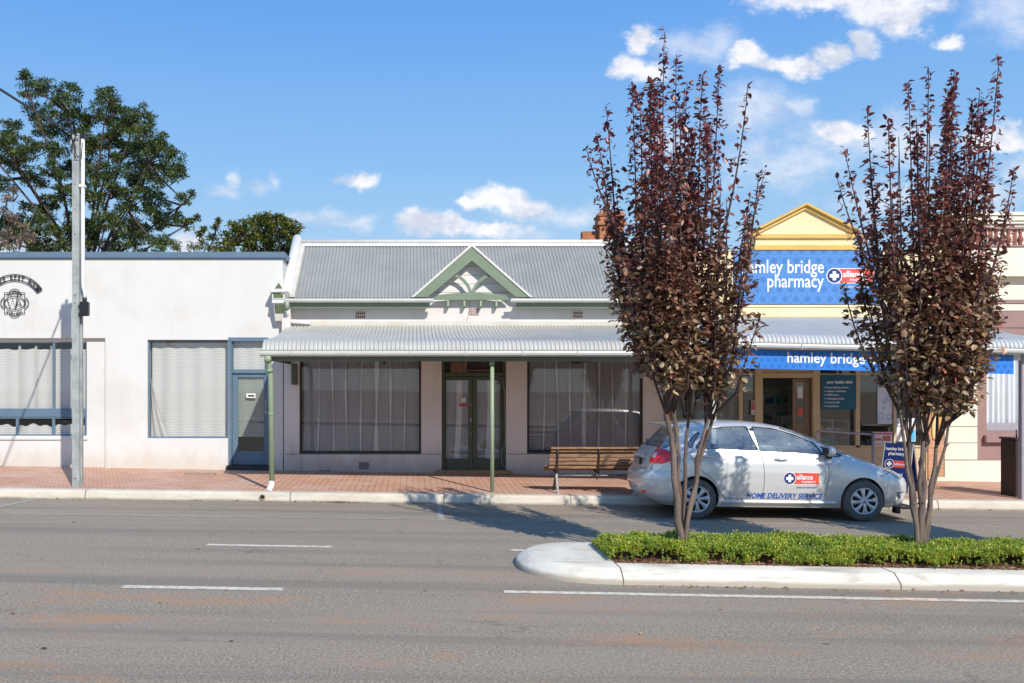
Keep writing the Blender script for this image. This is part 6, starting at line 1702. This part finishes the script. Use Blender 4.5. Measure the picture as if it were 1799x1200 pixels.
for s in (-1, 1):
    for poly, nm in ((WIN_R, 'rear_door_window'), (WIN_F, 'front_door_window'), (WIN_Q, 'quarter_window'), (WIN_V, 'quarter_window')):
        cbuild(fill_poly(grow(poly, .008), lambda u, z: (u, s * (side_w(u, z) - .014), z)), nm, M_CGLASS, recalc=False)
        cbuild(MB().tube([(u, s * (side_w(u, z) - .003), z) for u, z in poly], .0085, 6, closed=True), 'window_seal', M_TRIM)
    cbuild(MB().bbox(1.70, 1.745, s * .60, s * .655, 1.10, 1.42), 'door_pillar', M_TRIM)
    # belt moulding and door seams
    seam = MB()
    def sl(pts, r_=.0058, off=.0005): seam.tube([(u, s * (side_w(u, z) + off - r_ * .6), z) for u, z in pts], r_, 5)
    def dens(pts):
        o_ = []
        for a, c in zip(pts[:-1], pts[1:]):
            for t in np.linspace(0, 1, 8)[:-1]: o_.append((a[0] + (c[0] - a[0]) * t, a[1] + (c[1] - a[1]) * t))
        return o_ + [pts[-1]]
    sl(dens([(1.785, 1.08), (1.835, .95), (1.86, .75), (1.855, .55), (1.83, .335)]))
    sl(dens([(.77, 1.10), (.71, 1.02), (.74, .93), (.86, .78), (1.02, .66), (1.12, .56), (1.18, .42), (1.26, .345), (1.4, .335), (1.83, .335), (2.4, .335), (2.74, .34), (2.80, .38), (2.83, .5), (2.87, .7), (2.86, .85), (2.80, .98)]))
    sl(dens([(.40, .86), (.47, .86), (.52, .80), (.60, .735)])); sl(dens([(3.72, .70), (3.84, .735), (3.96, .765)]))
    sl(dens([(3.14, 1.0), (3.30, .985), (3.5, .93), (3.78, .855)]), .0035)
    cbuild(seam, 'panel_seams', M_TRIM)
    sk = MB(); sk.tube([(u, s * (side_w(u, .285) + .004), .285) for u in np.linspace(1.22, 3.02, 20)], .028, 8)
    cbuild(sk, 'sill', M_CAR)
    for nm, uu, zz_ in (('door_handle', .97, .985), ('door_handle', 2.12, .955)):
        h = MB(); w_ = side_w(uu, zz_)
        h.tube([(uu - .10, s * (w_ + .002), zz_), (uu - .08, s * (w_ + .022), zz_ + .002), (uu, s * (w_ + .032), zz_ + .002), (uu + .08, s * (w_ + .022), zz_), (uu + .10, s * (w_ + .002), zz_ - .002)], [.010, .016, .017, .016, .010], 8)
        ho = cbuild(h, nm, M_CAR)
        cbuild(MB().lathe([(0, .004), (.036, .003), (.042, -.004)] if s > 0 else [(0, -.004), (.036, -.003), (.042, .004)], (uu, s * (w_ - .0), zz_ + .002), 'y', 18), 'handle_recess', M_SILV, ho)
    # mirror
    mu, mz = 2.86, 1.08; w_ = side_w(mu, mz)
    mr = MB(); pts = []
    for i in range(9):
        t = i / 8; ang = math.pi * t; pts.append((mu + .0, s * (w_ + .05 + .20 * t), mz + .02 - .015 * t))
    mr.tube(pts, [.035, .062, .074, .08, .082, .081, .076, .062, .03], 14)
    mo = cbuild(mr, 'mirror', M_CAR)
    cbuild(MB().prism([(mu - .02, mz - .105), (mu + .06, mz - .105), (mu + .05, mz - .0), (mu - .03, mz - .0)], s * (w_ - .02), s * (w_ + .10)).bbox(mu - .085, mu - .06, min(s * (w_ + .07), s * (w_ + .24)), max(s * (w_ + .07), s * (w_ + .24)), mz - .045, mz + .07), 'mirror_base', M_TRIM, mo)
    # lights
    tz0, tz1 = .855, 1.125
    def tl(u_, v_):
        z = tz0 + (tz1 - tz0) * v_
        k_ = math.sin(math.pi * min(1, max(0, (v_ * .92 + .06)))) ** .55
        ue = .165 + (.34) * k_ * (1.0 - .25 * v_ ** 3)         # forward limit along the side
        we = .50 + .04 * (1 - k_)                       # inner limit on the tailgate side
        n = f_nr(z); a = UC - f_ur(z); b__ = f_b(z)
        th0 = math.asin(min(1, (we / b__) ** (n / 2))); th1 = math.acos(min(1, (abs(ue - UC) / a) ** (n / 2)))
        th = th0 + (th1 - th0) * u_
        off = .008 * math.sin(math.pi * min(1, max(0, u_))) ** .3 + .0015
        return (UC - (a + off) * abs(math.cos(th)) ** (2 / n), s * (b__ + off) * abs(math.sin(th)) ** (2 / n), z)
    to = cbuild(MB().grid(tl, 24, 14, True), 'tail_light', M_REDL, recalc=False)
    cbuild(MB().grid(lambda a, c: (lambda p: (p[0] - .002, p[1] + s * .001, p[2]))(tl(.08 + .22 * a, .32 + .3 * c)), 6, 6, True), 'reversing_lens', M_HEADL, to, recalc=False)
    HL = rounded([(3.70, .885), (3.93, .84), (4.09, .755), (4.155, .66), (4.03, .675), (3.86, .77)], .03)
    cbuild(fill_poly(HL, lambda u, z: (u, s * (side_w(u, z) + .004), z)), 'headlight', M_HEADL, recalc=False)
    cbuild(MB().tube([(u, s * (side_w(u, z) + .001), z) for u, z in HL], .005, 6, closed=True), 'headlight_surround', M_TRIM)
    cbuild(MB().lathe([(0, 0), (.05, 0), (.055, .02)], (4.06, s * .63, .39), 'x', 16), 'fog_lamp', M_HEADL)
    cbuild(MB().bbox(3.93, 4.0, min(s * .70, s * .84), max(s * .70, s * .84), .13, .24), 'mud_flap', M_TRIM)
# glass front and rear
cbuild(fill_poly(grow(FW, .012), lambda w_, z: (front_u(w_, z) - .016, w_, z)), 'windscreen', M_CGLASS, recalc=False)
cbuild(fill_poly(grow(RW, .012), lambda w_, z: (rear_u(w_, z) + .016, w_, z)), 'rear_window', M_CGLASS, recalc=False)
cbuild(MB().tube([(front_u(w_, z) - .004, w_, z) for w_, z in FW], .009, 6, closed=True), 'windscreen_seal', M_TRIM)
cbuild(MB().tube([(rear_u(w_, z) + .004, w_, z) for w_, z in RW], .009, 6, closed=True), 'window_seal', M_TRIM)
cbuild(MB().tube([(rear_u(0, 1.11) - .012, .0, 1.10), (rear_u(.0, 1.13) - .03, .05, 1.14), (rear_u(.4, 1.18) - .006, .42, 1.19)], .009, 6), 'rear_wiper', M_TRIM)
cbuild(MB().bbox(.40, .62, -.57, .57, 1.435, 1.462, c=.012), 'roof_spoiler', M_CAR)
# tailgate details
tg = MB()
def rs(pts, r_=.004): tg.tube([(rear_u(w_, z) + .002, w_, z) for w_, z in pts], r_, 5)
rs([(-.62, .74), (-.3, .70), (0, .695), (.3, .70), (.62, .74)]); rs([(-.62, .74), (-.60, .86)]); rs([(.62, .74), (.60, .86)])
cbuild(tg, 'tailgate_seam', M_TRIM)
cbuild(MB().bbox(.075, .10, -.19, .19, .80, .905, c=.004), 'number_plate_holder', M_TRIM)
cbuild(MB().bbox(.068, .0745, -.18, .18, .807, .898, c=.003), 'number_plate', paint("plate_grey", (0.25, 0.27, 0.30), rough=.4))
cbuild(MB().bbox(.08, .14, -.30, .30, .925, .955, c=.008), 'tailgate_garnish', M_RIM)
cbuild(MB().box(rear_u(-.45, .78) - .004, rear_u(-.45, .78) + .01, -.56, -.40, .775, .79), 'tailgate_badge', M_SILV)
cbuild(MB().bbox(-.004, .05, -.75, -.60, .40, .44, c=.008), 'rear_reflector', M_REDL)
rb2 = MB().tube([(rear_u(w_, .60) + .001, w_, .60) for w_ in np.linspace(-.80, .80, 25)], .004, 5); cbuild(rb2, 'bumper_crease', M_SILV)
cbuild(MB().tube([(.35, .45, .26), (.12, .45, .25)], .025, 10), 'exhaust_pipe', M_STEEL)
cbuild(MB().tube([(1.0, -.0, 1.515), (.80, 0, 1.70)], [.006, .002], 6), 'aerial', M_TRIM)
cbuild(MB().bbox(4.05, 4.33, -.80, .80, .195, .225, c=.01), 'front_lip', M_TRIM)
cbuild(MB().box(4.20, 4.24, -.40, .40, .31, .41).box(4.20, 4.24, -.34, .34, .585, .655), 'grille', M_TRIM)
# wheels
def wheel(u, s):
    t = MB(); c = (u, s * .758, WRAD)
    k = s
    prof = [(.19, -.09), (.205, -.10), (.25, -.105), (.29, -.10), (.309, -.085), (WRAD, -.06), (WRAD, 0), (WRAD, .055), (.309, .078), (.29, .09), (.25, .094), (.205, .088), (.195, .07), (.19, .04)]
    t.lathe([(r_, h * k) for r_, h in prof], c, 'y', 48)
    for g_ in (-.035, 0, .035): t.lathe([(WRAD - .006, (g_ - .004) * k), (WRAD + .0015, (g_ - .003) * k)], c, 'y', 48)
    wo = cbuild(t, 'wheel', M_TYRE)
    r_ = MB(); r_.lathe([(.208, .082 * k), (.212, .092 * k), (.203, .098 * k), (.192, .094 * k), (.186, .082 * k)], c, 'y', 48)
    for i in range(8):
        a = 2 * math.pi * i / 8 + .12; ca, sa = math.cos(a), math.sin(a)
        def P_(rad, tan, h): return (c[0] + rad * ca - tan * sa, c[1] + h * k, c[2] + rad * sa + tan * ca)
        prof_ = [(.035, .026, .094), (.08, .022, .100), (.13, .027, .098), (.17, .040, .094), (.193, .052, .088)]
        vs = []
        for rad, hwid, h in prof_: vs += [P_(rad, -hwid, h - .008), P_(rad, -hwid * .5, h), P_(rad, hwid * .5, h), P_(rad, hwid, h - .008), P_(rad, hwid, h - .03), P_(rad, -hwid, h - .03)]
        fs = [(6 * j + q, 6 * j + (q + 1) % 6, 6 * j + 6 + (q + 1) % 6, 6 * j + 6 + q) for j in range(4) for q in range(6)]
        r_.add(vs, fs, True)
    r_.lathe([(0, .106 * k), (.025, .105 * k), (.034, .100 * k), (.046, .092 * k), (.05, .07 * k)], c, 'y', 24)
    cbuild(r_, 'rim', M_RIM, wo)
    cbuild(MB().lathe([(0, .045 * k), (.13, .045 * k), (.135, .03 * k), (.19, .02 * k)], c, 'y', 32), 'brake_disc', M_BRK, wo)
    cbuild(MB().lathe([(0, .108 * k), (.018, .107 * k), (.02, .10 * k)], c, 'y', 16), 'centre_cap', paint("red_cap", (0.5, 0.12, 0.10), rough=.4), wo)
for u in (WR, WF):
    for s in (-1, 1): wheel(u, s)
# inside
def seat(u, w_, back_only=False, wid=.25):
    sm = MB()
    sm.bbox(u, u + .48, w_ - wid, w_ + wid, .48, .64, c=.05)
    sm.prism([(u - .22, 1.10), (u - .12, 1.12), (u + .12, .58), (u - .02, .52)], w_ - wid * .95, w_ + wid * .95)
    o = cbuild(sm, 'seat', M_SEAT)
    cbuild(MB().bbox(u - .25, u - .15, w_ - .13, w_ + .13, 1.14, 1.32, c=.03), 'headrest', M_SEAT, o)
seat(1.95, -.36); seat(1.95, .36); seat(1.10, 0, wid=.58)
cbuild(MB().bbox(2.72, 3.02, -.68, .68, .70, .985, c=.05), 'dashboard', M_DASH)
cbuild(MB().bbox(.35, 3.0, -.72, .72, .425, .44), 'cabin_floor', M_SEAT)
sw = [(2.60 - .10 * math.sin(a), .36 + .18 * math.cos(a), .99 + .155 * math.sin(a)) for a in np.linspace(0, 6.283, 25)[:-1]]
cbuild(MB().tube(sw, .014, 6, closed=True).tube([(2.62, .36, .99), (2.75, .36, .92)], .03, 8).tube([(2.60, .20, .99), (2.60, .52, .99)], .016, 6), 'steering_wheel', M_TRIM)
cbuild(MB().bbox(2.48, 2.51, -.12, .12, 1.34, 1.40, c=.01), 'rear_view_mirror', M_TRIM)
# lettering and badge on the near side
def cmap(off=.004):
    return lambda u, z: (u, -(side_w(u, z) + off), z)
PU = lambda px: (px - 725) * 15.04 / 1700 - CX
PZ = lambda py: 2.068 - (py - 681) * 15.04 / 1700
cm = cmap(.0035)
t = fit_text("HOME DELIVERY SERVICE", PU(1304.5), PZ(875.3), 0, PU(1438) - PU(1304.5), .112, 'LEFT', .0035, mapf=lambda a, b_: cm(a + b_ * .16, b_))
M_BLUEL = paint("blue_lettering", (0.015, 0.085, 0.42), rough=.4)
cbuild(t, 'lettering', M_BLUEL, recalc=False)
lg = bpy.data.objects.new('door_badge', None)
def lmap(a, b_, d): return (a, -(side_w(a, b_) + (d - .001) * 1.6), b_)
_build = build
def build_car(mb, name, mat, parent=None, **kw): return cbuild(mb, name, mat, parent if parent else car, recalc=False)
build = build_car
def densify_panel(): pass
tl3 = logo_parts(car, PU(1386), PZ(840), .092, 0, .37, .175, ("alliance", "PHARMACY"), "because your health matters", mapf=lmap)
build(tl3, 'tagline', M_BLUEL, car)
build = _build
bdg = MB().lathe([(0, 0), (.026, 0), (.03, .004)], (0, 0, 0), 'y', 12)
cbuild(MB().add([(3.02 + .03 * math.cos(a), -(side_w(3.02, .86) + .003), .865 + .012 * math.sin(a)) for a in np.linspace(0, 6.283, 13)[:-1]], [tuple(range(12))]).box(2.99, 3.05, -(side_w(3.02, .84) + .003), -side_w(3.02, .84) + .01, .838, .843), 'fender_badge', M_SILV)
